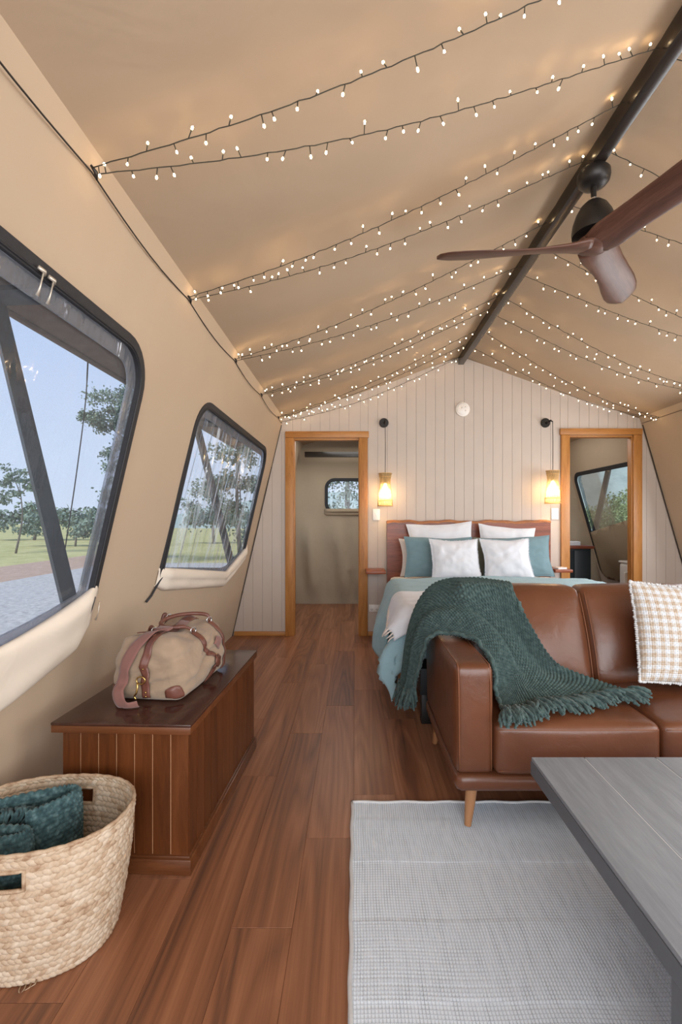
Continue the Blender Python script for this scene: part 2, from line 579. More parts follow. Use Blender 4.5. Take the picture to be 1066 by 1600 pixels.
def from_bm(name, bm, mat, parent=None, smooth=True, angle=0.6, off=(0, 0, 0)):
    me = bpy.data.meshes.new(name)
    if any(off):
        bmesh.ops.translate(bm, verts=bm.verts, vec=(-off[0], -off[1], -off[2]))
    bmesh.ops.recalc_face_normals(bm, faces=bm.faces)
    bm.to_mesh(me)
    bm.free()
    if smooth:
        me.polygons.foreach_set('use_smooth', [True] * len(me.polygons))
        me.set_sharp_from_angle(angle=angle)
    return link(name, me, mat, parent)


def box(bm, x0, x1, y0, y1, z0, z1, bev=0.0, seg=2, mtx=None):
    r = bmesh.ops.create_cube(bm, size=1.0)
    vs = r['verts']
    bmesh.ops.scale(bm, vec=(x1 - x0, y1 - y0, z1 - z0), verts=vs)
    bmesh.ops.translate(bm, vec=((x0 + x1) / 2, (y0 + y1) / 2, (z0 + z1) / 2), verts=vs)
    if bev:
        es = list({e for v in vs for e in v.link_edges})
        g = bmesh.ops.bevel(bm, geom=es, offset=bev, segments=seg, profile=0.5, affect='EDGES')
        vs = list({v for f in g['faces'] for v in f.verts} | {v for v in vs if v.is_valid})
    if mtx is not None:
        bmesh.ops.transform(bm, matrix=mtx, verts=vs)
    return vs


def box_obj(name, b, mat, parent=None, bev=0.0, seg=2, off=(0, 0, 0), mtx=None):
    bm = bmesh.new()
    box(bm, *b, bev=bev, seg=seg, mtx=mtx)
    return from_bm(name, bm, mat, parent, off=off)


def prism(bm, poly, h0, h1, plane='XZ'):
    """extrude a polygon given in plane XZ (along Y), XY (along Z) or YZ (along X)"""
    def P(a, b, h):
        return {'XZ': (a, h, b), 'XY': (a, b, h), 'YZ': (h, a, b)}[plane]
    n = len(poly)
    A = [bm.verts.new(P(a, b, h0)) for a, b in poly]
    B = [bm.verts.new(P(a, b, h1)) for a, b in poly]
    bm.faces.new(A)
    bm.faces.new(B[::-1])
    for i in range(n):
        bm.faces.new((A[i], B[i], B[(i + 1) % n], A[(i + 1) % n]))


def frames(pts, closed=False):
    pts = [Vector(p) for p in pts]
    n = len(pts)
    out = []
    up = None
    for i in range(n):
        if closed:
            t = pts[(i + 1) % n] - pts[i - 1]
        else:
            t = pts[min(i + 1, n - 1)] - pts[max(i - 1, 0)]
        t = t.normalized() if t.length > 1e-9 else Vector((0, 0, 1))
        if up is None:
            up = Vector((0, 0, 1)) if abs(t.z) < 0.9 else Vector((1, 0, 0))
        s = t.cross(up)
        if s.length < 1e-6:
            s = t.orthogonal()
        s.normalize()
        up = s.cross(t).normalized()
        out.append((pts[i], s, up))
    return out


def tube_data(pts, r, seg=6, closed=False, flat=1.0, cap=True):
    """vs, fs of a tube; r number or list; flat scales the 'up' direction"""
    fr = frames(pts, closed)
    n = len(fr)
    rr = r if isinstance(r, (list, tuple)) else [r] * n
    vs, fs = [], []
    for (p, s, u), q in zip(fr, rr):
        for k in range(seg):
            a = 2 * PI * k / seg
            vs.append(tuple(p + s * (q * math.cos(a)) + u * (q * flat * math.sin(a))))
    for i in range(n if closed else n - 1):
        j = (i + 1) % n
        for k in range(seg):
            l = (k + 1) % seg
            fs.append((i * seg + k, i * seg + l, j * seg + l, j * seg + k))
    if cap and not closed:
        fs.append(tuple(range(seg))[::-1])
        fs.append(tuple((n - 1) * seg + k for k in range(seg)))
    return vs, fs


class MB:
    def __init__(s):
        s.v, s.f = [], []

    def add(s, vf):
        o = len(s.v)
        s.v += vf[0]
        s.f += [tuple(i + o for i in f) for f in vf[1]]
        return s

    def tube(s, pts, r, seg=6, **k):
        return s.add(tube_data(pts, r, seg, **k))

    def obj(s, name, mat, parent=None, **k):
        return from_data(name, s.v, s.f, mat, parent, **k)


def lathe(prof, seg=32, close=True):
    """profile [(r, z)] around Z"""
    vs, fs = [], []
    for r, z in prof:
        for k in range(seg):
            a = 2 * PI * k / seg
            vs.append((r * math.cos(a), r * math.sin(a), z))
    for i in range(len(prof) - 1):
        for k in range(seg):
            l = (k + 1) % seg
            fs.append((i * seg + k, i * seg + l, (i + 1) * seg + l, (i + 1) * seg + k))
    if close:
        fs.append(tuple(range(seg))[::-1])
        fs.append(tuple((len(prof) - 1) * seg + k for k in range(seg)))
    return vs, fs


def catmull(P, n):
    """resample a polyline with a Catmull-Rom spline, n points"""
    P = np.asarray(P, float)
    m = len(P)
    t = np.linspace(0, m - 1, n)
    i = np.clip(t.astype(int), 0, m - 2)
    f = (t - i)[:, None] if P.ndim == 2 else (t - i)[:, None, None]
    p1, p2 = P[i], P[i + 1]
    p0 = np.where((i == 0).reshape(-1, *([1] * (P.ndim - 1))), 2 * p1 - p2, P[np.maximum(i - 1, 0)])
    p3 = np.where((i == m - 2).reshape(-1, *([1] * (P.ndim - 1))), 2 * p2 - p1, P[np.minimum(i + 2, m - 1)])
    return 0.5 * (2 * p1 + (p2 - p0) * f + (2 * p0 - 5 * p1 + 4 * p2 - p3) * f ** 2 + (3 * p1 - p0 - 3 * p2 + p3) * f ** 3)


def spline(P, n):
    return [Vector(p) for p in catmull(P, n)]


def surf(ctrl, nu, nv):
    """ctrl [rows][cols][3] -> (nv, nu, 3) by Catmull-Rom both ways"""
    C = np.asarray(ctrl, float)
    a = catmull(C, nv)
    b = catmull(a.transpose(1, 0, 2), nu)
    return b.transpose(1, 0, 2)


def normals(G):
    du = np.gradient(G, axis=1)
    dv = np.gradient(G, axis=0)
    n = np.cross(du, dv)
    return n / (np.linalg.norm(n, axis=2, keepdims=True) + 1e-12)


def grid_faces(nv, nu, closed_u=False):
    i, j = np.meshgrid(np.arange(nv - 1), np.arange(nu if closed_u else nu - 1), indexing='ij')
    a = i * nu + j
    b = i * nu + (j + 1) % nu
    return np.stack([a, b, b + nu, a + nu], -1).reshape(-1, 4)


def grid_obj(name, G, mat, parent=None, uv=None, off=(0, 0, 0), closed_u=False, flip=False):
    nv, nu = G.shape[:2]
    V = (G - np.asarray(off)).reshape(-1, 3)
    F = grid_faces(nv, nu, closed_u)
    if flip:
        F = F[:, ::-1]
    me = bpy.data.meshes.new(name)
    me.vertices.add(len(V))
    me.vertices.foreach_set('co', V.astype(np.float32).ravel())
    me.loops.add(F.size)
    me.loops.foreach_set('vertex_index', F.astype(np.int32).ravel())
    me.polygons.add(len(F))
    me.polygons.foreach_set('loop_start', np.arange(0, F.size, 4, dtype=np.int32))
    me.polygons.foreach_set('loop_total', np.full(len(F), 4, dtype=np.int32))
    me.polygons.foreach_set('use_smooth', np.ones(len(F), dtype=bool))
    if uv is not None:
        l = me.uv_layers.new(name='UVMap')
        l.data.foreach_set('uv', uv.reshape(-1, 2)[F.ravel()].astype(np.float32).ravel())
    me.update(calc_edges=True)
    me.validate()
    return link(name, me, mat, parent)


def solid(o, t, offset=-1):
    m = o.modifiers.new('thickness', 'SOLIDIFY')
    m.thickness = t
    m.offset = offset
    return o


def subd(o, n=1):
    m = o.modifiers.new('smooth', 'SUBSURF')
    m.levels = m.render_levels = n
    return o


def tag(o, label, cat, group=None, kind=None):
    o['label'] = label
    o['category'] = cat
    if group:
        o['group'] = group
    if kind:
        o['kind'] = kind
    return o


def thing(name, label, cat, loc=(0, 0, 0), rz=0.0, group=None):
    o = bpy.data.objects.new(name, None)
    o.empty_display_size = 0.1
    COL.objects.link(o)
    o.location = loc
    o.rotation_euler = (0, 0, rz)
    return tag(o, label, cat, group)


def struct(o):
    o['kind'] = 'structure'
    return o


def s_empty(name, loc=(0, 0, 0)):
    o = bpy.data.objects.new(name, None)
    COL.objects.link(o)
    o.location = loc
    return struct(o)


def puffbox(x0, x1, y0, y1, z0, z1, r, puff=(0, 0, 0), n=12, off=(0, 0, 0)):
    """rounded box with puffed faces: vs, fs"""
    h = np.array([(x1 - x0) / 2, (y1 - y0) / 2, (z1 - z0) / 2])
    c = np.array([(x1 + x0) / 2, (y1 + y0) / 2, (z1 + z0) / 2]) - np.asarray(off)
    bm = bmesh.new()
    bmesh.ops.create_cube(bm, size=2)
    bmesh.ops.subdivide_edges(bm, edges=bm.edges, cuts=n - 1, use_grid_fill=True)
    # pull the grid lines towards the edges so that the rounding has enough points
    vs = []
    for v in bm.verts:
        u = np.array(v.co)
        u = np.sign(u) * (1 - (1 - np.abs(u)) ** 1.6)
        p = u * h
        inner = np.clip(p, -(h - r), h - r)
        d = p - inner
        L = np.linalg.norm(d)
        if L > 1e-9:
            p = inner + d / L * r
        q = p / h
        for a in range(3):
            b, e_ = (a + 1) % 3, (a + 2) % 3
            w = max(0, 1 - q[b] ** 2) * max(0, 1 - q[e_] ** 2)
            p[a] += puff[a] * w * q[a]
        vs.append(tuple(p + c))
    bm.verts.index_update()
    fs = [tuple(v.index for v in f.verts) for f in bm.faces]
    bm.free()
    return vs, fs


def rrect(u0, u1, v0, v1, rt, n=6, rb=None):
    P = []
    rb = rt if rb is None else rb
    for cx, cy, a0, r in ((u1 - rt, v1 - rt, 0, rt), (u0 + rt, v1 - rt, 90, rt), (u0 + rb, v0 + rb, 180, rb), (u1 - rb, v0 + rb, 270, rb)):
        for k in range(n + 1):
            a = math.radians(a0 + 90 * k / n)
            P.append((cx + r * math.cos(a), cy + r * math.sin(a)))
    return P


def inside(p, poly):
    x, y = p
    c = False
    n = len(poly)
    for i in range(n):
        x1, y1 = poly[i]
        x2, y2 = poly[i - 1]
        if (y1 > y) != (y2 > y) and x < (x2 - x1) * (y - y1) / (y2 - y1) + x1:
            c = not c
    return c


def densify(poly, step):
    out = []
    n = len(poly)
    for i in range(n):
        a, b = Vector(poly[i]), Vector(poly[(i + 1) % n])
        k = max(1, int((b - a).length / step))
        for j in range(k):
            out.append(tuple(a.lerp(b, j / k)))
    return out


def panel(name, outline, holes, fn, mat, step=0.1, parent=None):
    """sheet with holes: triangulated in (u, v), placed by fn(u, v)"""
    P, E = [], []
    loops = [densify(outline, step)] + [densify(h, step) for h in holes]
    for L in loops:
        s = len(P)
        P += L
        E += [(s + i, s + (i + 1) % len(L)) for i in range(len(L))]
    us = [p[0] for p in outline]
    vs = [p[1] for p in outline]
    u = min(us) + step / 2
    while u < max(us):
        v = min(vs) + step / 2
        while v < max(vs):
            q = (u + 0.013 * math.sin(v * 37), v + 0.011 * math.sin(u * 41))
            if inside(q, outline) and not any(inside(q, h) for h in holes):
                P.append(q)
            v += step
        u += step
    r = geometry.delaunay_2d_cdt([Vector(p) for p in P], E, [], 0, 1e-5)
    V = [tuple(p) for p in r[0]]
    F = []
    for f in r[2]:
        c = (sum(V[i][0] for i in f) / len(f), sum(V[i][1] for i in f) / len(f))
        if inside(c, outline) and not any(inside(c, h) for h in holes):
            F.append(tuple(f))
    return from_data(name, [fn(a, b) for a, b in V], F, mat, parent)

# ------------------------------------------------------------------ room shell
YF, YB, YE = -1.6, 4.71, 6.52          # open front, bedroom back wall, far end of the annex
KL, KR = 0.2329, 0.289                 # lean of the side walls
XL0, XR0 = -1.27, 3.60
NL = Vector((1, 0, -KL)).normalized()
NR = Vector((-1, 0, -KR)).normalized()


def WL(y, z, h=0.0):
    return (XL0 + KL * z + h * NL.x, y, z + h * NL.z)


def WR(y, z, h=0.0):
    return (XR0 - KR * z + h * NR.x, y, z + h * NR.z)


FOLD = 2.26
RX, RZ = 1.097, 2.90
XLF, XRF = XL0 + KL * FOLD, XR0 - KR * FOLD


def roof_z(x):
    return RZ - (RX - x) * (RZ - FOLD) / (RX - XLF) if x < RX else RZ - (x - RX) * (RZ - FOLD) / (XRF - RX)


# floor: subfloor slab and single planks
floor = struct(box_obj('floor', (-1.28, 3.62, YF, YE, -0.08, -0.006), M['sub']))
pw, pl = 0.18, 1.22
pm = bmesh.new()
box(pm, 0.0004, pw - 0.0004, 0.0005, pl - 0.0005, -0.0055, 0.0, bev=0.0007, seg=1)
pmesh = bpy.data.meshes.new('plank')
pm.to_mesh(pmesh)
pm.free()
pmesh.materials.append(M['plank'])


def plank(x, y0, y1, w):
    if y1 - y0 > pl - 1e-4 and w > pw - 1e-4:
        o = bpy.data.objects.new('plank', pmesh)
    else:
        bm = bmesh.new()
        box(bm, 0.0004, w - 0.0004, 0.0005, (y1 - y0) - 0.0005, -0.0055, 0.0, bev=0.0007, seg=1)
        me = bpy.data.meshes.new('plank')
        bm.to_mesh(me)
        bm.free()
        me.materials.append(M['plank'])
        o = bpy.data.objects.new('plank', me)
    o.location = (x, y0, 0)
    COL.objects.link(o)
    o.parent = floor


x = -1.265
offs = [0.0, 0.71, 0.32, 1.0, 0.5, 0.15, 0.84, 0.62]
k = 0
while x < 3.58:
    w = min(pw, 3.595 - x)
    y = 0.3 - offs[k % 8] * 1.22 - 1.22
    while y < YE:
        a, b = max(y, YF), min(y + pl, YE)
        if b - a > 0.03 and b > 0.4 and (x < 0.6 or (1.9 < x and b > 4) or (x < 1.2 and a < 3)):
            plank(x, a, b, w)
        y += pl
    x += pw
    k += 1
# the planks under rug, sofa and bed lie in one sheet
rest = struct(box_obj('floor_base', (-1.27, 3.6, YF, YE, -0.0055, -0.002), M['plank']))
rest.parent = floor

# side walls of canvas with window openings; the foot of each opening follows its canvas flap
def lip1(u):
    t = (u - 0.905) / 0.925
    return 0.925 - 0.16 * max(0, 1 - t * t) ** 0.9


def lip2(u):
    a = 0.925 - 0.175 * max(0, min(1, (u - 2.45) / 1.35))
    b = 0.75 + 0.19 * max(0, (u - 3.78) / 0.6) ** 1.1
    return max(a, b)


def lip3(u):
    return 0.93


def warp(lip, v0, drop, fn=None):
    """lower part of an opening follows the flap's lip"""
    def f(u, v, h=0.0):
        if v < 1.25:
            v = v + (lip(u) - drop - v0) * (1.25 - v) / (1.25 - v0)
        return fn(u, v, h) if fn else (u, v)
    return f


WP1, WP2 = warp(lip1, 0.80, 0.05, WL), warp(lip2, 0.80, 0.045, WL)
Q1, Q2 = warp(lip1, 0.80, 0.05), warp(lip2, 0.80, 0.045)
gap = 0.012
HOLES_L = [[Q1(*p) for p in densify(rrect(-0.02 + gap, 1.83 - gap, 0.80 + gap, 1.87 - gap, 0.16, 6, 0.05), .06)], [Q2(*p) for p in densify(rrect(2.45 + gap, 4.32 - gap, 0.80 + gap, 1.86 - gap, 0.16, 6, 0.05), .06)], rrect(4.98 + gap, 6.36 - gap, 0.80 + gap, 1.84 - gap, 0.16)]
HOLES_R = [rrect(2.45 + gap, 4.20 - gap, 0.80 + gap, 1.86 - gap, 0.16), rrect(4.98 + gap, 6.38 - gap, 0.42 + gap, 1.84 - gap, 0.12)]


def sag(u, v, s=1.0):
    return s * (0.010 * math.sin(u * 2.1 + v * 1.3) + 0.006 * noise.noise(Vector((u * 1.7, v * 2.3, 4.0)))) * min(1, v / 0.3, max(0, (FOLD - v) / 0.15))


struct(panel('wall_left', [(YF, 0.0), (YE, 0.0), (YE, FOLD), (YF, FOLD)], HOLES_L, lambda u, v: WL(u, v, sag(u, v)), M['canvas'], 0.11))
struct(panel('wall_right', [(YF, 0.0), (YE, 0.0), (YE, FOLD), (YF, FOLD)], HOLES_R, lambda u, v: WR(u, v, sag(u, v)), M['canvas'], 0.11))

# roof canvas: two slopes with a slack in the cloth
def roof_pt(x, y):
    t = (x - XLF) / (RX - XLF) if x < RX else (XRF - x) / (XRF - RX)
    s = math.sin(PI * max(0, min(1, t)))
    return (x, y, roof_z(x) - s * (0.022 + 0.012 * math.sin(y * 2 * PI / 0.78) + 0.008 * noise.noise(Vector((x * 1.5, y * 1.5, 1)))))


struct(panel('ceiling', [(XLF, YF), (RX, YF), (XRF, YF), (XRF, YE), (RX, YE), (XLF, YE)], [], roof_pt, M['canvas_roof'], 0.12))

# annex end wall: pleated canvas with a small window
EW = rrect(-0.42, 0.24, 1.30, 1.78, 0.13)


def ew(u, v, h=0.0):
    f = 0.08 * math.sin(u * 9 + 0.9 * v) * max(0, min(1, (1.28 - v) / 0.4)) + 0.055 * math.sin(u * 21 + 1.5 * v + 1) * max(0, min(1, (1.2 - v) / 0.6)) if v < 1.28 else 0
    if u < -0.45:
        f += 0.10 * max(0, (-0.45 - u) / 0.5) ** 1.5 * (1 + .6 * math.sin(u * 14 + v))
    f *= min(1, max(.04, v / .3))
    return (u, 6.49 - abs(f) - h, v)


eh = rrect(-0.42 + gap, 0.24 - gap, 1.30 + gap, 1.78 - gap, 0.12)
struct(panel('wall_rear', [(XL0, 0.0), (XR0, 0.0), (XRF, FOLD), (RX, RZ), (XLF, FOLD)], [eh], ew, M['canvas_grey'], 0.07))


# bedroom back wall of narrow upright boards
DL = (-0.645, 0.055, 2.045)            # left doorway: x0, x1, top
DR = (2.205, 2.885, 2.075)             # right doorway


def gable_cells(x0, x1):
    """upright polygons filling x0..x1 of the gable, minus doorways"""
    def top(x):
        return roof_z(x) - 0.012

    def bot_clip(x):
        # the canvas side walls cut the wall off near the floor
        return 0.0
    spans = [(0.0, None)]
    for d in (DL, DR):
        if x0 >= d[0] - 1e-6 and x1 <= d[1] + 1e-6:
            spans = [(d[2], None)]
    out = []
    for z0, _ in spans:
        if x1 <= XLF or x0 >= XRF or x0 < XLF or x1 > XRF:      # outside the folds the sides lean
            def zt(x):
                return min((x - XL0) / KL, FOLD) if x < RX else min((XR0 - x) / KR, FOLD)
            za, zb = max(z0, zt(x0)), max(z0, zt(x1))
            if x0 < XLF < x1:
                pts = [(x0, z0), (x1, z0), (x1, top(x1)), (XLF, FOLD - 0.01), (x0, za)]
            elif x0 < XRF < x1:
                pts = [(x0, z0), (x1, z0), (x1, zb), (XRF, FOLD - 0.01), (x0, top(x0))]
            else:
                pts = [(x0, z0), (x1, z0), (x1, zb), (x0, za)]
            if max(p[1] for p in pts) - z0 < 0.03:
                continue
            out.append(pts)
        elif x0 < RX < x1:
            out.append([(x0, z0), (x1, z0), (x1, top(x1)), (RX, top(RX)), (x0, top(x0))])
        else:
            out.append([(x0, z0), (x1, z0), (x1, top(x1)), (x0, top(x0))])
    return out


edges = set()
x = XL0 + 0.012
bw = 0.0995
while x < XR0 - 0.02:
    edges.add(round(x, 4))
    x += bw
for d in (DL, DR):
    edges = {q for q in edges if abs(q - d[0]) > 0.03 and abs(q - d[1]) > 0.03}
    edges |= {d[0], d[1]}
edges = sorted(edges | {XR0 - 0.012})
wall_back = bmesh.new()
for a, b in zip(edges[:-1], edges[1:]):
    for poly in gable_cells(a, b):
        prism(wall_back, poly, YB + 0.0045, YB + 0.05)
wall_back = struct(from_bm('wall_back', wall_back, M['backing'], smooth=False))
for a, b in zip(edges[:-1], edges[1:]):
    for poly in gable_cells(a + 0.0012, b - 0.0012):
        bm = bmesh.new()
        prism(bm, poly, YB, YB + 0.004)
        from_bm('board', bm, M['board'], wall_back, smooth=False)


def doorway(n, d, x_over=(0.03, 0.03), w=0.075):
    r = s_empty('door_%d' % n, ((d[0] + d[1]) / 2, YB, 0))
    L = r.location
    y0, y1 = YB - 0.022, YB + 0.075
    xs = [(d[0] - w, d[0] + 0.012), (d[1] - 0.012, d[1] + w)]
    for a, b in xs:
        box_obj('jamb', (a, b, y0, YB - 0.0005, 0.0, d[2]), M['pine'], r, 0.003, off=L)
    box_obj('lining', (d[0] + 0.0005, d[0] + 0.02, YB + 0.0005, y1, 0, d[2] - 0.021), M['pine'], r, 0.002, off=L)
    box_obj('lining', (d[1] - 0.02, d[1] - 0.0005, YB + 0.0005, y1, 0, d[2] - 0.021), M['pine'], r, 0.002, off=L)
    box_obj('lining', (d[0], d[1], YB + 0.0005, y1, d[2] - 0.02, d[2] - 0.0005), M['pine_x'], r, 0.002, off=L)
    box_obj('header', (d[0] - w - x_over[0], d[1] + w + x_over[1], y0 - 0.008, YB - 0.0005, d[2] + 0.001, d[2] + 0.065), M['pine_x'], r, 0.004, off=L)
    return r


doorway(1, DL, (0.0, 0.012))
doorway(2, DR, (0.012, 0.0), 0.078)
b1 = struct(box_obj('baseboard_back', (XL0 + 0.02, DL[0] - 0.077, YB - 0.014, YB - 0.0005, 0, 0.045), M['pine_x'], None, 0.003))
struct(box_obj('baseboard_right', (DR[1] + 0.08, XR0 - 0.03, YB - 0.014, YB - 0.0005, 0, 0.045), M['pine_x'], None, 0.003))
struct(box_obj('baseboard_middle', (DL[1] + 0.077, DR[0] - 0.08, YB - 0.012, YB - 0.0005, 0, 0.045), M['pine_x'], None, 0.003))


# windows in the canvas
def ring(name, outer, inner, fn, h0, h1, mat, parent, off):
    """raised strip between two loops with the same number of points"""
    vs, fs = [], []
    n = len(outer)
    for (a, h) in ((outer, h0), (outer, h1), (inner, h1), (inner, h0)):
        vs += [fn(u, v, h) for u, v in a]
    for q in range(4):
        r = (q + 1) % 4
        for i in range(n):
            j = (i + 1) % n
            fs.append((q * n + i, q * n + j, r * n + j, r * n + i))
    return from_data(name, vs, fs, mat, parent, off=off, angle=0.7)


def window(n, b, r, fn, zipw=0.04, hem=0.05, pane='pane', wave=0.0, step=0.05, rb=None):
    rb = r if rb is None else rb
    u0, u1, v0, v1 = b
    root = s_empty('window_%d' % n, fn((u0 + u1) / 2, v0))
    L = root.location
    nn = 8
    def even(poly):
        # 12 extra points on each straight side, so that paired loops keep the same count
        out = []
        m = len(poly)
        for k in range(m):
            out.append(poly[k])
            if k % (nn + 1) == nn:
                a, b = Vector(poly[k]), Vector(poly[(k + 1) % m])
                out += [tuple(a.lerp(b, q / 13)) for q in range(1, 13)]
        return out
    o = even(rrect(u0 - 0.012, u1 + 0.012, v0 - 0.012, v1 + 0.012, r + 0.012, nn, rb + 0.012))
    i = even(rrect(u0 + zipw - 0.012, u1 - zipw + 0.012, v0 + zipw - 0.012, v1 - zipw + 0.012, max(0.02, r - zipw + 0.012), nn, max(0.015, rb - zipw + 0.012)))
    ring('zip_border', o, i, fn, -0.004, 0.014, M['zip'], root, L)
    m_ = rrect(u0 + zipw * .5, u1 - zipw * .5, v0 + zipw * .5, v1 - zipw * .5, r - zipw * .5, nn, max(.015, rb - zipw * .5))
    mb = MB()
    mb.tube([fn(p[0], p[1], 0.014) for p in densify(m_, 0.04)], 0.0045, 5, closed=True)
    mb.obj('zip_teeth', M['zip'], root, off=L)
    if hem:
        h = zipw + hem
        i2 = even(rrect(u0 + h, u1 - h, v0 + h, v1 - h, max(0.02, r - h), nn, max(0.015, rb - h)))
        i1 = even(rrect(u0 + zipw - 0.014, u1 - zipw + 0.014, v0 + zipw - 0.014, v1 - zipw + 0.014, max(0.02, r - zipw + 0.014), nn, max(0.015, rb - zipw + 0.014)))
        ring('film_hem', i1, i2, fn, -0.012, -0.003, M['film_hem'], root, L)
    def pf(u, v):
        w = 0.0
        if wave:
            t = (v - v0) / (v1 - v0)
            e_ = min(1, (u - u0) / 0.2, (u1 - u) / 0.2)
            w = wave * (math.sin(u * 34 + 5 * noise.noise(Vector((u * 2, v * .5, 0)))) + 0.7 * noise.noise(Vector((u * 16, v * 1.2, 3)))) * e_
        return fn(u, v, -0.02 + w)
    pm_ = rrect(u0 + zipw * .4, u1 - zipw * .4, v0 + zipw * .4, v1 - zipw * .4, r - zipw * .4, 5, max(.015, rb - zipw * .4))
    p = panel('pane', pm_, [], lambda u, v: tuple(Vector(pf(u, v)) - L), M[pane], step, root)
    return root, L


def flap(root, L, u0, u1, fn, lip, depth=0.13, bulge=0.05, mat='canvas_lip'):
    """canvas cover rolled down to the foot of the window: round lip, bellied face, tucked hem"""
    nu = 60
    prof = [(-0.010, -0.010), (0.004, 0.012), (0.022, 0.020), (0.036, 0.008), (0.042, -0.02), (bulge, -depth * .45), (bulge * 1.02, -depth * .75), (bulge * .8, -depth * .95), (bulge * .35, -depth * 1.05), (0.008, -depth * 1.06), (-0.01, -depth * 1.02)]
    G = np.zeros((len(prof), nu, 3))
    for j in range(nu):
        t = j / (nu - 1)
        u = u0 + (u1 - u0) * t
        z = lip(u)
        e_ = min(1, t / 0.06 + 0.15, (1 - t) / 0.06 + 0.15)
        for i, (h, dz) in enumerate(prof):
            wv = 0.010 * noise.noise(Vector((u * 4, i * 0.4, 2))) * (1 if 3 < i < 8 else 0.3)
            G[i, j] = fn(u, z + dz * (0.7 + 0.3 * e_), h * e_ + (wv * e_ if h > 0 else 0))
    o = grid_obj('canvas_flap', catmull(G, 34), M[mat], root, off=tuple(L))
    return solid(o, 0.003, 0)


w1, L1 = window(1, (-0.02, 1.83, 0.80, 1.87), 0.17, WP1, 0.04, 0.04, 'pane', 0.002, 0.05, 0.05)
flap(w1, L1, -0.03, 1.86, WL, lip1, 0.20, 0.034)
w2, L2 = window(2, (2.45, 4.32, 0.80, 1.86), 0.17, WP2, 0.04, 0.035, 'pane_wavy', 0.011, 0.02, 0.05)
flap(w2, L2, 2.43, 4.40, WL, lip2, 0.10, 0.036)
w3, L3 = window(3, (4.98, 6.36, 0.80, 1.84), 0.17, WL, 0.045, 0.05, 'pane', 0.002)
flap(w3, L3, 4.97, 6.40, WL, lip3, 0.12, 0.03)
w4, L4 = window(4, (4.98, 6.38, 0.42, 1.84), 0.13, WR, 0.05, 0.0, 'pane', 0.0)


def lowflap(u, v):
    b = math.sin(PI * (u - 5.0) / 1.36) * math.sin(PI * min(1, max(0, (v - 0.3) / 0.9)))
    return tuple(Vector(WR(u, v, 0.018 + 0.045 * b + 0.008 * noise.noise(Vector((u * 3, v * 3, 0))))) - L4)


solid(panel('canvas_flap', [(5.02, 0.46), (5.14, 0.40), (6.22, 0.40), (6.345, 0.46), (6.345, 1.03), (5.02, 1.27)], [], lowflap, M['canvas_grey'], 0.07, w4), 0.004, 0)
w6, L6 = window(6, (2.45, 4.20, 0.80, 1.86), 0.17, WR, 0.04, 0.035, 'pane', 0.002)  # unseen window, put in to go with the fill light inside it
w5, L5 = window(5, (-0.42, 0.24, 1.30, 1.78), 0.13, ew, 0.045, 0.0, 'pane', 0.0)


def lip5(u):
    return 1.335


flap(w5, L5, -0.44, 0.26, ew, lip5, 0.07, 0.03, 'canvas_grey')

# zip pulls on the big window
for q, (u, v) in enumerate(((1.185, 1.845), (1.225, 1.842))):
    mb = MB()
    mb.tube([WL(u - .012, v + .012, 0.02), WL(u, v + .008, 0.03), WL(u + .012, v + .004, 0.02)], 0.0055, 6)
    mb.tube([WL(u, v + .006, 0.028), WL(u + .001, v - 0.03, 0.027), WL(u + .002, v - 0.055, 0.024)], [0.002, 0.002, 0.0045], 6)
    mb.obj('zip_pull', M['pull'], w1, off=L1)
mb = MB()
mb.tube([WL(1.845, 0.875, 0.03), WL(1.848, 0.83, 0.034), WL(1.846, 0.80, 0.03)], [0.003, 0.0015, 0.004], 6)
mb.obj('zip_pull', M['pull'], w1, off=L1)
mb = MB()
mb.tube([WL(1.80, 0.90, 0.03), WL(1.83, 0.84, 0.012), WL(1.81, 0.77, 0.008), WL(1.76, 0.73, 0.006)], 0.005, 6)
mb.obj('zip_tail', M['zip'], w1, off=L1)
mb = MB()
mb.tube([WL(2.50, 0.93, 0.02), WL(2.45, 0.87, 0.012), WL(2.40, 0.80, 0.008), WL(2.36, 0.775, 0.006)], 0.006, 6)
mb.obj('zip_tail', M['zip'], w2, off=L2)

# ridge beam and seam cords
beam = box_obj('ridge_beam', (1.068, 1.124, YF + 0.3, YE - 0.04, 2.805, 2.882), M['black_beam'], None, 0.003)
tag(beam, 'long black steel ridge beam running under the peak of the canvas roof', 'beam')
ab = box_obj('annex_beam', (-0.69, 0.9, 6.22, 6.29, 2.06, 2.13), M['black_beam'], None, 0.004)
tag(ab, 'short black beam across the back room seen above the left doorway', 'beam')

ANCH = [1.30, 2.05, 2.84, 3.62, 4.42]
pts = []
ys = [YF] + [-0.25, 0.52] + ANCH + [YB - 0.02]
for a, b in zip(ys[:-1], ys[1:]):
    for q in range(8):
        t = q / 8
        dz = -0.022 * math.sin(PI * t) * (1 if b - a > .5 else .3)
        pts.append(WL(a + (b - a) * t, 2.195 + dz, 0.006 + 0.004 * math.sin(PI * t)))
pts.append(WL(YB - 0.02, 2.195, 0.006))
mb = MB()
mb.tube(pts, 0.0026, 5)
c = mb.obj('black_cord', M['cord'])
tag(c, 'thin black cord along the top seam of the left canvas wall', 'cord')
pts = [WR(YF + (YB - 0.02 - YF) * q / 40, 2.195, 0.006) for q in range(41)]
mb = MB()
mb.tube(pts, 0.0024, 5)
c = mb.obj('black_cord', M['cord'])
tag(c, 'thin cord along the top seam of the right canvas wall', 'cord')
mb = MB()
mb.tube([WL(YB - 0.02, z, 0.004) for z in (0.0, 0.8, 1.6, 2.18)], 0.0035, 5)
struct(mb.obj('trim_1', M['cord']))
mb = MB()
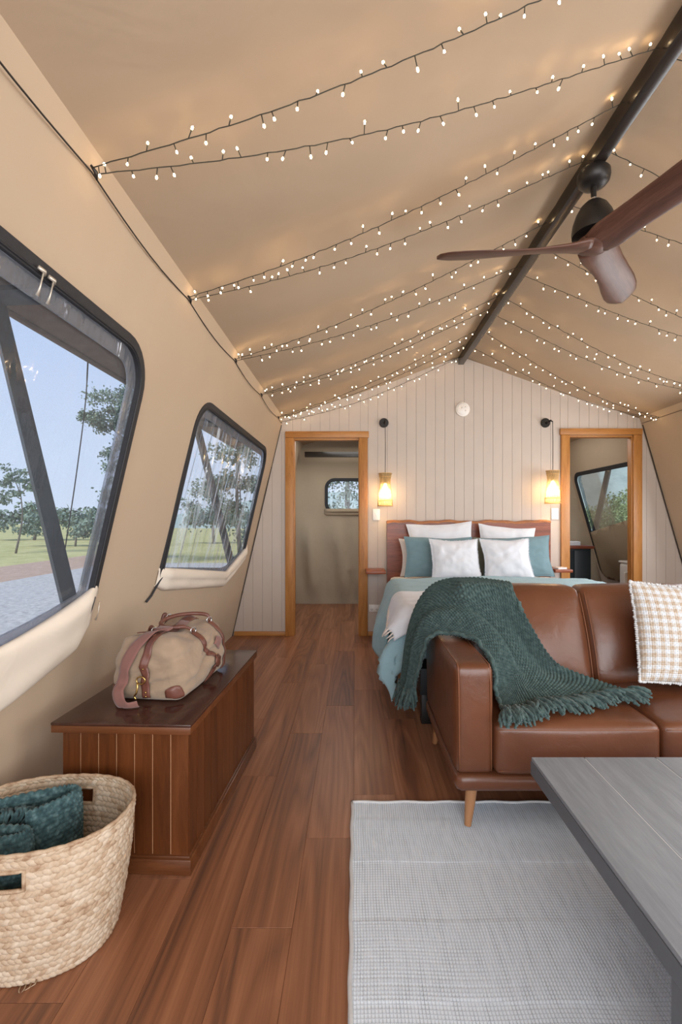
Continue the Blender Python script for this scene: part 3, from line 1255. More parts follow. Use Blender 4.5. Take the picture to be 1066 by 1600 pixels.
mb.tube([WR(YB - 0.02, z, 0.004) for z in (0.0, 0.8, 1.6, 2.18)], 0.0045, 5)
struct(mb.obj('trim_2', M['cord']))

# ------------------------------------------------------------------ outside
GZ = -0.32


def ground_obj(name, poly, z, mat):
    bm = bmesh.new()
    bm.faces.new([bm.verts.new((a, b, z)) for a, b in poly])
    return struct(from_bm(name, bm, M[mat], smooth=False))


ground_obj('ground', [(-120, -60), (120, -60), (120, 160), (-120, 160)], GZ - 0.02, 'grass')
ground_obj('ground_gravel', [(-8.6, -12), (9.0, -12), (9.0, 16), (-8.6, 16)], GZ, 'gravel')
ground_obj('ground_dirt', [(-11.5, -12), (-8.4, -12), (-8.4, 20), (-11.5, 20)], GZ - 0.008, 'dirt')

# fly roof over the tent, and its leaning struts
FZ = 3.62


def fly_z(x):
    return FZ - abs(x - RX) * 0.345


struct(panel('fly_roof', [(-2.16, -3.0), (RX, -3.0), (4.36, -3.0), (4.36, 8.2), (RX, 8.2), (-2.16, 8.2)], [], lambda u, v: (u, v, fly_z(u)), M['fly'], 0.5))
mb = MB()
mb.tube([(-2.16, -3, fly_z(-2.16)), (-2.16, 8.2, fly_z(-2.16))], 0.025, 8)
struct(mb.obj('fly_hem', M['fly']))


def strut(p, q, label, w=0.05, brace=None):
    r = thing('strut', label, 'post', p)
    mb = MB()
    mb.tube([Vector(p), Vector(q)], w, 4)
    mb.obj('post', M['strut'], r, off=p, smooth=False)
    if brace:
        mb = MB()
        mb.tube([Vector(q), Vector(brace)], w * 1.15, 4)
        mb.obj('brace', M['strut'], r, off=p, smooth=False)


strut((-1.38, 2.6, GZ), (-2.06, 2.6, 2.48), 'dark leaning steel strut outside the large left window', 0.052, (-0.95, 2.6, 2.52))
strut((-1.40, 6.0, GZ), (-2.1, 6.0, 2.48), 'dark leaning steel strut outside the wavy second left window', 0.05, (-0.95, 6.0, 2.5))
strut((3.72, 7.6, GZ), (4.33, 7.6, 2.47), 'dark leaning steel strut outside the window beyond the right doorway', 0.05)


def tree(loc, h, crowns, label, mat='leaf', n=900, leaf=0.16, tr=0.14, seed=1):
    r = thing('tree', label, 'tree', loc)
    rd = random.Random(seed)
    mb = MB()
    top = Vector((0.3 * rd.uniform(-1, 1), 0.3 * rd.uniform(-1, 1), h * 0.8))
    mid = Vector((0.25 * rd.uniform(-1, 1), 0.2, h * 0.42))
    mb.tube(spline([(0, 0, 0), mid, top], 8), [tr * (1 - 0.1 * i) for i in range(8)], 7)
    for c, s in crowns:
        base = mid.lerp(top, rd.uniform(0.0, 0.8))
        c = Vector(c)
        mb.tube(spline([base, base.lerp(c, .5) + Vector((0, 0, .15)), c], 6), [tr * .45, tr * .4, tr * .34, tr * .28, tr * .2, tr * .1], 5)
    mb.obj('trunk', M['bark'], r)
    vs, fs = [], []
    per = max(20, n // len(crowns))
    for c, s in crowns:
        # each crown is many small clumps of leaves
        clumps = [Vector((rd.gauss(0, .42), rd.gauss(0, .42), rd.gauss(0, .36))) for _ in range(9)]
        for _ in range(per):
            k_ = rd.choice(clumps)
            p = Vector(c) + Vector(((k_.x + rd.gauss(0, .16)) * s[0], (k_.y + rd.gauss(0, .16)) * s[1], (k_.z + rd.gauss(0, .16)) * s[2]))
            d = Vector((rd.uniform(-1, 1), rd.uniform(-1, 1), rd.uniform(-1.4, .5))).normalized()
            w = d.orthogonal().normalized()
            w = (Matrix.Rotation(rd.uniform(0, 6.3), 3, d) @ w) * leaf * 0.32
            L_ = d * leaf * rd.uniform(.7, 1.3)
            i = len(vs)
            vs += [p, p + L_ * .5 + w, p + L_, p + L_ * .5 - w]
            fs.append((i, i + 1, i + 2, i + 3))
    o = from_data('crown', vs, fs, M[mat], r, smooth=False)
    o['kind'] = 'stuff'
    return r


tree((-6.9, 15.4, GZ), 7.2, [((-.9, 0, 5.6), (1.0, 1.0, .9)), ((-.6, .3, 4.7), (1.0, 1.0, .8)), ((-1.7, 0, 4.9), (.55, .6, .5)), ((-1.0, .2, 3.7), (.8, .8, .6)), ((.2, 0, 6.2), (1.0, 1.0, .8))],
     'tall loose gum tree at the right edge of the large left window', 'leaf', 8000, .11, .11, 3)
tree((-9.3, 17.6, GZ), 3.0, [((.2, 0, 2.5), (.9, .9, .8)), ((-.3, .3, 1.3), (1.2, 1.0, .8)), ((.7, .3, 1.4), (1.2, 1.0, .8))],
     'dense rounded bush below the gum tree in the large left window', 'leaf', 3600, .15, .06, 4)
tree((-15.3, 20.5, GZ), 3.8, [((-.2, 0, 3.4), (.9, .9, .6)), ((-.6, 0, 2.6), (.8, .8, .5)), ((.9, 0, 3.0), (.4, .4, .3))],
     'thin sapling on the left horizon in the large left window', 'leaf', 1300, .15, .05, 5)
tree((-16.0, 26, GZ), 2.6, [((-1.8, 0, 1.3), (1.7, 1.2, .8)), ((.3, 0, 1.5), (1.8, 1.2, .8)), ((2.3, 0, 1.2), (1.6, 1.2, .7))],
     'low wide thicket on the grass edge in the large left window', 'leaf', 3600, .18, .06, 6)
tree((-24, 34, GZ), 3.2, [((-2, 0, 1.8), (2.4, 1.6, 1.0)), ((1, 0, 1.9), (2.6, 1.6, 1.0)), ((4, 0, 1.6), (2.4, 1.6, 1.0))],
     'long hazy thicket at the far left of the large left window', 'leaf', 2600, .3, .12, 7)
tree((-4.7, 18.6, GZ), 6.2, [((0, 0, 4.4), (1.3, 1.2, 1.0)), ((-.8, .3, 3.0), (1.1, 1.0, .8)), ((.8, .3, 3.0), (1.1, 1.0, .8)), ((0, .2, 1.6), (1.4, 1.2, .8))],
     'leafy tree showing through the wavy second left window', 'leaf', 3600, .16, .10, 8)
tree((-9.0, 29.0, GZ), 4.6, [((0, 0, 3.2), (1.7, 1.4, 1.2)), ((-.9, .3, 1.8), (1.5, 1.2, .9)), ((1.0, .3, 1.7), (1.5, 1.2, .9))],
     'shorter broad tree at the right side of the wavy left window', 'leaf', 2600, .2, .1, 9)
tree((-0.3, 15.5, GZ), 6.4, [((0, 0, 4.6), (1.9, 1.4, 1.3)), ((-1.2, 0, 3.0), (1.5, 1.2, 1.1)), ((1.1, 0, 2.8), (1.5, 1.2, 1.1)), ((0, 0, 1.8), (1.9, 1.2, 1.0))],
     'grey green tree filling the small window beyond the left doorway', 'leaf', 8000, .11, .12, 10)
tree((8.9, 14.3, GZ), 2.9, [((0, 0, 2.0), (1.0, .9, .8)), ((-.7, 0, 1.4), (.8, .8, .7)), ((.8, 0, 1.3), (.9, .8, .7))],
     'round green bush behind the strut in the window past the right doorway', 'leaf2', 7000, .09, .08, 11)
tree((12.6, 22, GZ), 3.2, [((-1.6, 0, 1.5), (1.6, 1.3, 1.0)), ((.6, 0, 1.7), (1.7, 1.3, 1.1)), ((2.6, 0, 1.5), (1.6, 1.3, 1.0))],
     'pale thicket on the slope in the window past the right doorway', 'leaf2', 6000, .12, .08, 12)
mb = MB()
mb.tube(spline([(-2.15, 3.66, 2.475), (-2.15, 3.62, 2.1), (-2.19, 3.56, 1.5), (-2.24, 3.53, 1.05), (-2.27, 3.53, .85)], 24), [.006 if q < 3 or q > 20 else .0045 for q in range(24)], 5)
c = mb.obj('tie_cord', M['cord'])
tag(c, 'thin dark tie cord hanging outside the large left window', 'cord')
# wooded hills on the horizon
def hill(cx, cy, rx, ry, h, name='hill'):
    G = np.zeros((14, 48, 3))
    for i in range(14):
        for j in range(48):
            a = 2 * PI * j / 48
            t = i / 13
            q = 1 + 0.12 * noise.noise(Vector((math.cos(a) * 2, math.sin(a) * 2, cx)))
            G[i, j] = (cx + rx * q * (1 - t) * math.cos(a), cy + ry * q * (1 - t) * math.sin(a), GZ - 0.3 + h * (1 - (1 - t) ** 2) * (1 + .15 * noise.noise(Vector((a * 2, t * 3, cy)))))
    struct(grid_obj(name, G, M['hill'], closed_u=True))


hill(38, 62, 34, 18, 13)
hill(-6, 95, 40, 16, 7)

# ------------------------------------------------------------------ rug
RX0, RX1, RY0, RY1 = -0.016, 1.95, 0.25, 1.925
rug = thing('rug', 'light grey flat woven rug lying on the wooden floor under the table', 'rug', ((RX0 + RX1) / 2, (RY0 + RY1) / 2, 0))


def rug_sheet(name, x0, x1, y0, y1, pu, pv, sub=(4, 3)):
    nu, nv = int((x1 - x0) / pu), int((y1 - y0) / pv)
    U = np.linspace(0, nu, nu * sub[0] + 1)
    V = np.linspace(0, nv, nv * sub[1] + 1)
    u, v = np.meshgrid(U, V)
    rs = np.random.RandomState(3)
    jig = rs.rand(nv + 2)[np.clip(v.astype(int), 0, nv + 1)] * 0.3
    h = np.abs(np.sin(PI * u)) ** 0.7 * (0.55 + 0.45 * np.abs(np.sin(PI * (v + jig)))) * 0.0042
    X = x0 + u / nu * (x1 - x0) + 0.0015 * np.sin(v * 0.21)
    Y = y0 + v / nv * (y1 - y0) + 0.003 * np.sin(u * 0.13)
    # broad bands of denser and looser weave
    band = np.where(np.sin((Y - y0) * 2 * PI / 0.46 + 0.6) > 0, 1.0, 0.55)
    Z = 0.004 + h * band
    edge = np.minimum(np.minimum(u, nu - u), np.minimum(v, nv - v))
    Z = np.where(edge < 0.26, 0.001, Z)
    uv = np.stack([u + .5, v + .5], -1)
    return grid_obj(name, np.stack([X, Y, Z], -1), M['rug'], rug, uv, off=tuple(rug.location))


weave = rug_sheet('weave', RX0, 1.06, RY0, RY1, 0.0088, 0.0105)
weave['kind'] = 'stuff'
box_obj('weave_base', (1.055, RX1, RY0, RY1, 0.0005, 0.007), M['rug'], rug, 0.002, off=rug.location)
mb = MB()
mb.tube([(RX0 + .004 + .002 * math.sin(q * .9), RY0 + (RY1 - RY0) * q / 60, 0.006) for q in range(61)], 0.006, 6)
mb.tube([(RX0 + (1.9 - RX0) * q / 60, RY1 - .002 + .003 * math.sin(q * 1.1), 0.006) for q in range(61)], 0.006, 6)
mb.obj('bound_edge', M['rug_edge'], rug, off=rug.location)

# ------------------------------------------------------------------ chest against the left wall
chest = thing('blanket_chest', 'dark timber chest with grooved boards against the left canvas wall', 'chest', (-0.565, 1.545, 0), math.radians(-2.2))
cw, cl, chh = 0.44, 0.85, 0.51          # local: x -cw..0, y 0..cl
box_obj('lid', (-cw - 0.03, 0.014, -0.018, cl + 0.012, chh - 0.009, chh), M['chest_lid'], chest, 0.002)
box_obj('lid_rim', (-cw - 0.029, 0.013, -0.017, cl + 0.011, chh - 0.034, chh - 0.0095), M['chest_x'], chest, 0.001)
box_obj('plinth', (-cw - 0.004, 0.012, -0.014, cl + 0.004, 0.0, 0.052), M['chest_x'], chest, 0.003)
box_obj('carcass', (-cw + 0.003, -0.003, 0.003, cl - 0.003, 0.05, chh - 0.035), M['chest_gap'], chest)
nb = 7
for q in range(nb):
    a = -cw + cw * q / nb
    box_obj('board', (a + 0.0016, a + cw / nb - 0.0016, 0, 0.0025, 0.053, chh - 0.035), M['chest'], chest)
nb = 12
for q in range(nb):
    a = 0.0025 + (cl - 0.0025) * q / nb
    box_obj('board', (-0.0025, 0, a + 0.0026, a + (cl - .0025) / nb - 0.0026, 0.053, chh - 0.035), M['chest'], chest)
box_obj('plinth_bead', (-cw + 0.002, 0.006, -0.007, cl, 0.0525, 0.060), M['chest_x'], chest, 0.002)

# ------------------------------------------------------------------ coffee table
tab = thing('coffee_table', 'long grey timber coffee table with a dark grey edge at the lower right', 'table', (1.2, 0.8, 0))
TX0, TX1, TY0, TY1, TZ = 0.577, 1.80, 0.25, 1.495, 0.42
T = tab.location
cuts = [TX0 + 0.0015, 0.752, 0.985, 1.2, 1.42, 1.63, TX1 - 0.0015]
for a, b in zip(cuts[:-1], cuts[1:]):
    box_obj('board', (a + 0.001, b - 0.001, TY0 + 0.001, TY1 - 0.001, TZ - 0.012, TZ), M['grey_top'], tab, 0.001, 1, off=T)
box_obj('slab', (TX0, TX1, TY0, TY1, TZ - 0.056, TZ - 0.0125), M['grey_side'], tab, 0.001, 1, off=T)
box_obj('joint_fill', (TX0 + .01, TX1 - .01, TY0 + .01, TY1 - .01, TZ - 0.0124, TZ - 0.0008), M['groove'], tab, off=T)
for a, b in ((TX0 + 0.002, TX0 + 0.10), (TX1 - 0.1, TX1 - 0.002)):
    for c_, d_ in ((0.72, 0.835), (0.27, 0.385)):
        box_obj('leg', (a, b, c_, d_, 0.0085, TZ - 0.0565), M['grey_side'], tab, 0.002, 1, off=T)
box_obj('stretcher', (TX0 + 0.03, TX1 - .03, 0.745, 0.81, 0.10, 0.16), M['grey_side'], tab, 0.002, 1, off=T)

# ------------------------------------------------------------------ sofa
sofa = thing('leather_sofa', 'tan brown leather sofa with tapered wooden legs facing the grey table', 'sofa', (1.2, 2.1, 0))
S = tuple(sofa.location)
SX0, SX1 = 0.375, 1.93


def puff_obj(name, b, r, p, mat, parent, n=14, off=S, tf=None):
    vs, fs = puffbox(*b, r, p, n)
    if tf:
        vs = [tf(v) for v in vs]
    return from_data(name, vs, fs, M[mat], parent, off=off)


def frame_tf(v):
    return v


puff_obj('base_frame', (SX0 + 0.004, SX1 - .004, 1.715, 2.47, 0.165, 0.235), 0.03, (0, 0, 0), 'leather', sofa, 16)


def arm_tf(v):
    # arm front is a little taller than the arm back and the outer face slopes slightly inward to the foot
    x, y, z = v
    return (x + 0.012 * (0.65 - z) / 0.42 * 0.6, y - 0.012 * (z - 0.23) / 0.42, z)


for q, (a, b) in enumerate(((SX0, SX0 + 0.148), (SX1 - 0.148, SX1))):
    arm = puff_obj('arm', (a, b, 1.722, 2.44, 0.232, 0.652), 0.028, (0.008, 0.006, 0.008), 'leather', sofa, 16, tf=arm_tf)
    # welted seams round the front panel and along the top edges
    for off_x in (a + 0.014, b - 0.014):
        mb = MB()
        mb.tube([arm_tf((off_x, 1.7215 if z < .63 else 1.728, z)) for z in np.linspace(0.25, 0.634, 8)] + [arm_tf((off_x, 1.735, 0.650))] + [arm_tf((off_x, y, 0.6515)) for y in np.linspace(1.75, 2.42, 10)], 0.0022, 5)
        mb.obj('welt_seam', M['stitch'], arm, off=S)
puff_obj('back_frame', (SX0 + 0.15, SX1 - 0.15, 2.33, 2.47, 0.232, 0.835), 0.03, (0, 0.004, 0.004), 'leather', sofa, 12)
scx = [(SX0 + 0.150, 1.153), (1.155, SX1 - 0.150)]
for a, b in scx:
    c_ = puff_obj('seat_cushion', (a, b, 1.702, 2.30, 0.237, 0.432), 0.030, (0.004, 0.012, 0.026), 'leather', sofa, 16)
    mb = MB()
    mb.tube(densify([(p[0], p[1]) for p in rrect(a + .012, b - .012, 0, 1, .01, 2)], 10) and [Vector((x, 1.7045 - 0.011 * max(0, 1 - ((x - (a + b) / 2) / ((b - a) / 2)) ** 2) * .45, 0.412)) for x in np.linspace(a + .014, b - .014, 24)], 0.0022, 5)
    mb.obj('welt_seam', M['stitch'], c_, off=S)
    mb = MB()
    mb.tube([Vector((x, 1.7045, 0.257)) for x in np.linspace(a + .014, b - .014, 12)], 0.0022, 5)
    mb.obj('welt_seam', M['stitch'], c_, off=S)


def back_tf(v):
    # back cushions lean back; their top is soft and a bit thicker at the waist
    x, y, z = v
    t = (z - 0.42) / 0.44
    return (x, y + 0.155 * t - 0.02 * math.sin(PI * max(0, min(1, t))), z)


for a, b in ((SX0 + 0.15, 1.118), (1.12, SX1 - 0.15)):
    c_ = puff_obj('back_cushion', (a, b, 2.105, 2.255, 0.425, 0.862), 0.04, (0.003, 0.035, 0.010), 'leather', sofa, 18, tf=back_tf)
    mb = MB()
    mb.tube([back_tf((x_, 2.103, z)) for x_, z in [(b - 0.012, z) for z in np.linspace(0.45, 0.84, 14)]], 0.0024, 5)
    mb.obj('welt_seam', M['stitch'], c_, off=S)
    mb = MB()
    mb.tube([back_tf((x_, 2.103, z)) for x_, z in [(a + 0.012, z) for z in np.linspace(0.45, 0.84, 14)]], 0.0024, 5)
    mb.obj('welt_seam', M['stitch'], c_, off=S)


def sofa_leg(x, y, sx, sy):
    mb = MB()
    mb.tube([(x, y, 0.168), (x + sx * .5, y + sy * .5, 0.09), (x + sx, y + sy, 0.0125)], [0.024, 0.0195, 0.013], 14)
    mb.obj('leg', M['leg'], sofa, off=S, angle=.8)


sofa_leg(SX0 + 0.085, 1.79, -0.022, -0.022)
sofa_leg(SX1 - 0.085, 1.79, 0.022, -0.022)
sofa_leg(SX0 + 0.07, 2.40, -0.022, 0.02)
sofa_leg(SX1 - 0.07, 2.40, 0.022, 0.02)

# ------------------------------------------------------------------ pillows
def pillow_grid(w, h, t, n=36, pinch=0.09, pw=0.5, seed=1, wr=0.013):
    u = np.linspace(-1, 1, n)
    U, V = np.meshgrid(u, u)
    ed = np.array([[noise.noise(Vector((a * 1.4, b * 1.4, seed * 2.3 + 7))) for a in u] for b in u])
    X = U * w / 2 * (1 - pinch * (1 - V ** 2) + .03 * ed * np.abs(U))
    Y = V * h / 2 * (1 - pinch * (1 - U ** 2) + .05 * ed * np.abs(V))
    Z = t / 2 * (np.clip((1 - U ** 2) * (1 - V ** 2), 0, 1)) ** pw
    nz = np.array([[noise.noise(Vector((a * 2.2, b * 2.2, seed * 3.1))) + .5 * noise.noise(Vector((a * 5, b * 5, seed * 1.7))) for a in u] for b in u])
    Z = Z + nz * wr * (1 - np.maximum(np.abs(U), np.abs(V)) ** 6)
    return X, Y, Z


def pillow(name, label, cat, loc, w, h, t, lean, mat, yaw=0, roll=0, group=None, fringe=False, seed=1, ruffle=0.0, flange=0.0):
    """pillow standing on its edge, face towards -Y, leaning back by lean degrees; loc = its centre"""
    r = thing(name, label, cat, loc, 0, group)
    r.rotation_euler = (math.radians(90 - lean), math.radians(roll), math.radians(yaw))
    r.rotation_mode = 'XYZ'
    X, Y, Z = pillow_grid(w, h, t, seed=seed)
    front = np.stack([X, Y, Z], -1)
    back = np.stack([X, Y, -Z * .9], -1)
    n = X.shape[0]
    vs = list(map(tuple, front.reshape(-1, 3))) + list(map(tuple, back.reshape(-1, 3)))
    fs = [tuple(f) for f in grid_faces(n, n)] + [tuple(i + n * n for i in f[::-1]) for f in grid_faces(n, n)]
    bd = [i for i in range(n)] + [i * n + n - 1 for i in range(1, n)] + [n * n - 1 - i for i in range(1, n)] + [(n - 1 - i) * n for i in range(1, n - 1)]
    for a, b in zip(bd, bd[1:] + bd[:1]):
        fs.append((b, a, a + n * n, b + n * n))
    from_data('cover', vs, fs, M[mat], r)
    if fringe:
        rd = random.Random(seed)
        mb = MB()
        loop = [front.reshape(-1, 3)[i] for i in bd]
        m_ = len(loop)
        for i in range(m_):
            for q in range(3):
                p = Vector(loop[i]).lerp(Vector(loop[(i + 1) % m_]), (q + rd.random()) / 3)
                d = Vector((p.x / (w / 2), p.y / (h / 2), 0))
                d = Vector((d.x ** 9, d.y ** 9, 0)) + Vector((rd.uniform(-.3, .3), rd.uniform(-.3, .3), rd.uniform(-.35, .35)))
                d = d.normalized() * rd.uniform(.005, .011)
                mb.tube([p, p + d * .6, p + d + Vector((0, 0, rd.uniform(-.004, .004)))], [.0028, .0024, .0012], 4)
        mb.obj('frayed_edge', M[mat], r)['kind'] = 'stuff'
    elif flange:
        mb = MB()
        loop = [Vector(front.reshape(-1, 3)[i]) for i in bd]
        mb.tube(loop, flange, 6, closed=True)
        mb.obj('piped_edge', M[mat], r)
    return r


BY = 4.30
pillow('bed_pillow', 'white pillow leaning on the headboard at the left, topmost of the left pile', 'pillow', (0.850, 4.495, 0.955), 0.655, 0.44, 0.13, 14, 'white', 0, -3, 'pillows on the bed', seed=2, flange=.003)
pillow('bed_pillow', 'white pillow leaning on the headboard at the right, with a raised right corner', 'pillow', (1.500, 4.495, 0.925), 0.57, 0.44, 0.13, 14, 'white', 0, 5, 'pillows on the bed', seed=3, flange=.003)
pillow('bed_pillow', 'cream pillow peeking out at the left edge behind the sage pillow', 'pillow', (0.775, 4.345, 0.838), 0.70, 0.36, 0.09, 14, 'cream', 0, 0, 'pillows on the bed', seed=4, flange=.003)
pillow('bed_pillow', 'olive grey pillow between the back and front white pillows at the middle', 'pillow', (1.44, 4.34, 0.846), 0.60, 0.375, 0.09, 14, 'olive', 0, 0, 'pillows on the bed', seed=5, flange=.003)
pillow('bed_pillow', 'sage green pillow at the left side of the bed', 'pillow', (0.770, 4.20, 0.853), 0.64, 0.39, 0.11, 16, 'sage', 0, 1, 'pillows on the bed', seed=6, flange=.003)
pillow('bed_pillow', 'sage green pillow at the right side of the bed', 'pillow', (1.49, 4.195, 0.853), 0.66, 0.39, 0.11, 16, 'sage', 0, -2, 'pillows on the bed', seed=7, flange=.003)
pillow('square_cushion', 'white square cushion with frayed edges, left of the front pair on the bed', 'cushion', (0.888, 4.035, 0.848), 0.435, 0.38, 0.13, 22, 'white', 1, 0, 'front cushions on the bed', True, 11)
pillow('square_cushion', 'white square cushion with frayed edges, right of the front pair on the bed', 'cushion', (1.347, 4.03, 0.848), 0.43, 0.38, 0.13, 22, 'white', -1, -1, 'front cushions on the bed', True, 12)

# checked cushion on the sofa: woven nubs as relief
ck = thing('checked_cushion', 'cream and tan checked woven cushion on the right sofa seat', 'cushion', (1.470, 2.014, 0.692))
ck.rotation_euler = (math.radians(90 - 20), math.radians(4), math.radians(-6))
n = 26 * 4 * 2 + 1
u = np.linspace(-1, 1, n)
U, V = np.meshgrid(u, u)
w_ = 0.435
X = U * w_ / 2 * (1 - .05 * (1 - V ** 2))
Y = V * w_ / 2 * (1 - .05 * (1 - U ** 2))
Zt = 0.075 * np.clip((1 - U ** 2) * (1 - V ** 2), 0, 1) ** 0.45
su, sv = (U + 1) * 26, (V + 1) * 26
ch = np.where((np.floor(su) + np.floor(sv)) % 2 == 0, 1.0, 0.65)
nub = np.abs(np.sin(PI * su)) ** .8 * np.abs(np.sin(PI * sv)) ** .8 * 0.0045 * ch
front = np.stack([X, Y, Zt + nub], -1)
back = np.stack([X, Y, -Zt - nub * .5], -1)
grid_obj('front_weave', front, M['plaid'], ck, np.stack([su, sv], -1))
grid_obj('back_weave', back[::4, ::4], M['plaid'], ck, np.stack([su, sv], -1)[::4, ::4], flip=True)
mb = MB()
rd = random.Random(5)
ring_ = [Vector((a * (w_ / 2), b * (w_ / 2), 0)) for a, b in rrect(-1, 1, -1, 1, .03, 2)]
ring_ = [Vector((p[0], p[1], 0)) for p in densify([(q.x, q.y) for q in ring_], .009)]
for p in ring_:
    a, b = p.x / (w_ / 2), p.y / (w_ / 2)
    p = Vector((p.x * (1 - .05 * (1 - b * b)), p.y * (1 - .05 * (1 - a * a)), 0))
    d = p.normalized()
    mb.tube([p, p + d * .006 + Vector((0, 0, rd.uniform(-.006, .006))), p + d * rd.uniform(.008, .014)], [.0055, .006, .003], 5)
mb.obj('nubby_edge', M['nubs'], ck)['kind'] = 'stuff'

# ------------------------------------------------------------------ bed
bed = thing('bed', 'queen bed with a red slab headboard against the board wall', 'bed', (1.165, 3.6, 0))
B = tuple(bed.location)
BX0, BX1, BY0, BY1 = 0.36, 1.97, 2.64, 4.60
# headboard slab with a wavy live edge on top
bm = bmesh.new()
top = [(1.97 - (1.97 - 0.325) * q / 40, 1.185 + 0.006 * math.sin(q * .55) + .004 * math.sin(q * 1.3)) for q in range(41)]
prism(bm, [(0.325, 0.34), (1.99, 0.34)] + [(1.99, 1.18)] + top[1:-1] + [(0.325, 1.182)], 4.625, 4.68)
from_bm('headboard', bm, M['slab'], bed, smooth=False, off=B)
vs, fs = [], []
for q in range(42):
    x_ = 1.992 - (1.992 - 0.323) * q / 41
    zt = 1.186 + 0.006 * math.sin(q * .55) + .004 * math.sin(q * 1.3)
    th = 0.016 + 0.007 * noise.noise(Vector((q * .5, 0, 1)))
    for y_, z_ in ((4.618, zt - th * 1.3), (4.622, zt - 0.001), (4.64, zt + 0.006), (4.682, zt + .006), (4.684, zt - th), (4.65, zt - th * 1.3)):
        vs.append((x_, y_, z_))
for q in range(41):
    for k_ in range(6):
        l_ = (k_ + 1) % 6
        fs.append((q * 6 + k_, q * 6 + l_, q * 6 + 6 + l_, q * 6 + 6 + k_))
fs += [tuple(range(6)), tuple(41 * 6 + k_ for k_ in range(6))[::-1]]
from_data('live_edge', vs, fs, M['live'], bed, smooth=False, off=B)
box_obj('bed_base', (BX0 + .02, BX1 - .02, BY0 + .02, BY1, 0.17, 0.33), M['navy'], bed, 0.01, off=B)
for a in (BX0 + .03, BX1 - .09):
    for b in (BY0 + .03, BY1 - .12):
        box_obj('leg', (a, a + .06, b, b + .06, 0.0, 0.17), M['black'], bed, 0.004, off=B)
puff_obj('mattress', (BX0 + .07, BX1 - .07, BY0 + .10, BY1, 0.335, 0.585), 0.05, (0, 0, 0.008), 'white', bed, 12, off=B)


puff_obj('sheet', (BX0 - .01, BX1 + .01, 3.94, 4.60, 0.50, 0.628), 0.04, (0, 0, 0.006), 'white', bed, 12, off=B)


def drape(cx, cy, lift, wave=1.0):
    """where a point of a flat cover (bed coordinates, metres) comes to rest on the bed"""
    ex, ey = 0.0, 0.0
    x0, x1, y0 = BX0 + .03, BX1 - .03, BY0 + .04
    if cx < x0:
        ex = cx - x0
    elif cx > x1:
        ex = cx - x1
    if cy < y0:
        ey = cy - y0
    r = math.hypot(ex, ey)
    zt = 0.648 + lift + 0.018 * math.sin(PI * min(1, max(0, (cx - x0) / (x1 - x0)))) + 0.012 * noise.noise(Vector((cx * 2.3, cy * 2.6, 1.0))) * wave + .007 * noise.noise(Vector((cx * 5, cy * 9, 4.0))) + .004 * noise.noise(Vector((cx * 13, cy * 19, 2.0)))
    bx, by = min(max(cx, x0), x1), max(cy, y0)
    if r < 1e-6:
        return (bx, by, zt)
    dx, dy = ex / r, ey / r
    R = 0.09
    th = min(r / R, math.radians(61))
    rest_ = max(0, r - R * math.radians(61))
    a = math.radians(61)
    # lower part hangs steeper
    hor = R * math.sin(th) + rest_ * math.cos(a) * max(0.25, 1 - rest_ * 1.2)
    ver = R * (1 - math.cos(th)) + rest_ * math.sin(a) + 0.18 * rest_ ** 2
    s = cy if abs(ex) > abs(ey) else cx
    fold = (0.032 * math.sin(s * 7.5 + 0.6) + 0.016 * math.sin(s * 17 + 1)) * min(1, rest_ / 0.25) * wave
    hor += fold
    if abs(dx) > .3 and abs(dy) > .3:
        hor += 0.05 * min(1, rest_ / .25)
    return (bx + dx * (hor + lift), by + dy * (lift + min(hor, .03 + .1 * abs(dx))), zt - ver)


def cover(name, x0, x1, y0, y1, lift, mat, nu, nv, parent, off, t, hem=None, wave=1.0):
    G = np.zeros((nv, nu, 3))
    for i in range(nv):
        for j in range(nu):
            a, b = j / (nu - 1), i / (nv - 1)
            y_ = y0 + (y1 - y0) * b
            xx0 = x0 + (hem(y_) if hem else 0)
            G[i, j] = drape(xx0 + (x1 - xx0) * a, y_, lift, wave)
    o = grid_obj(name, G, M[mat], parent, off=off)
    solid(o, t, 1)
    return o


duvet = thing('duvet', 'sage green linen duvet spread over the bed and hanging down its sides', 'bedding', (1.165, 3.5, 0.62))
cover('cover', -0.11, 2.38, 2.36, 3.89, 0.0, 'duvet', 110, 80, duvet, tuple(duvet.location), 0.022, hem=lambda y: 0.05 * math.sin(y * 5.2) + max(0, y - 3.2) * 0.10 + 0.05)
# turned-back upper layer of the duvet
cover('folded_layer', -0.19, 2.38, 2.98, 3.91, 0.026, 'duvet', 110, 60, duvet, tuple(duvet.location), 0.02, hem=lambda y: 0.02 * math.sin(y * 6) + max(0, y - 3.05) * 0.26 - 0.02)
thr = thing('bed_throw', 'white waffle throw over the near left corner of the bed', 'throw', (0.7, 2.9, 0.66))
cover('cloth', 0.21, 1.70, 2.50, 3.16, 0.052, 'white', 90, 40, thr, tuple(thr.location), 0.008, hem=lambda y: 0.02 * math.sin(y * 30) - .03 * math.sin((y - 2.5) * 6))
mb = MB()
for q in range(26):
    y_ = 2.52 + 0.62 * q / 25
    h_ = 0.02 * math.sin(y_ * 30) - .03 * math.sin((y_ - 2.5) * 6)
    pts = [Vector(drape(0.21 + h_ - s_, y_ + .002 * math.sin(q * 9 + s_ * 90), 0.058)) for s_ in (-.005, .015, .03, .045)]
    mb.tube(pts, [.004, .0045, .004, .002], 5)
mb.obj('fringe', M['cream'], thr, off=tuple(thr.location))['kind'] = 'stuff'

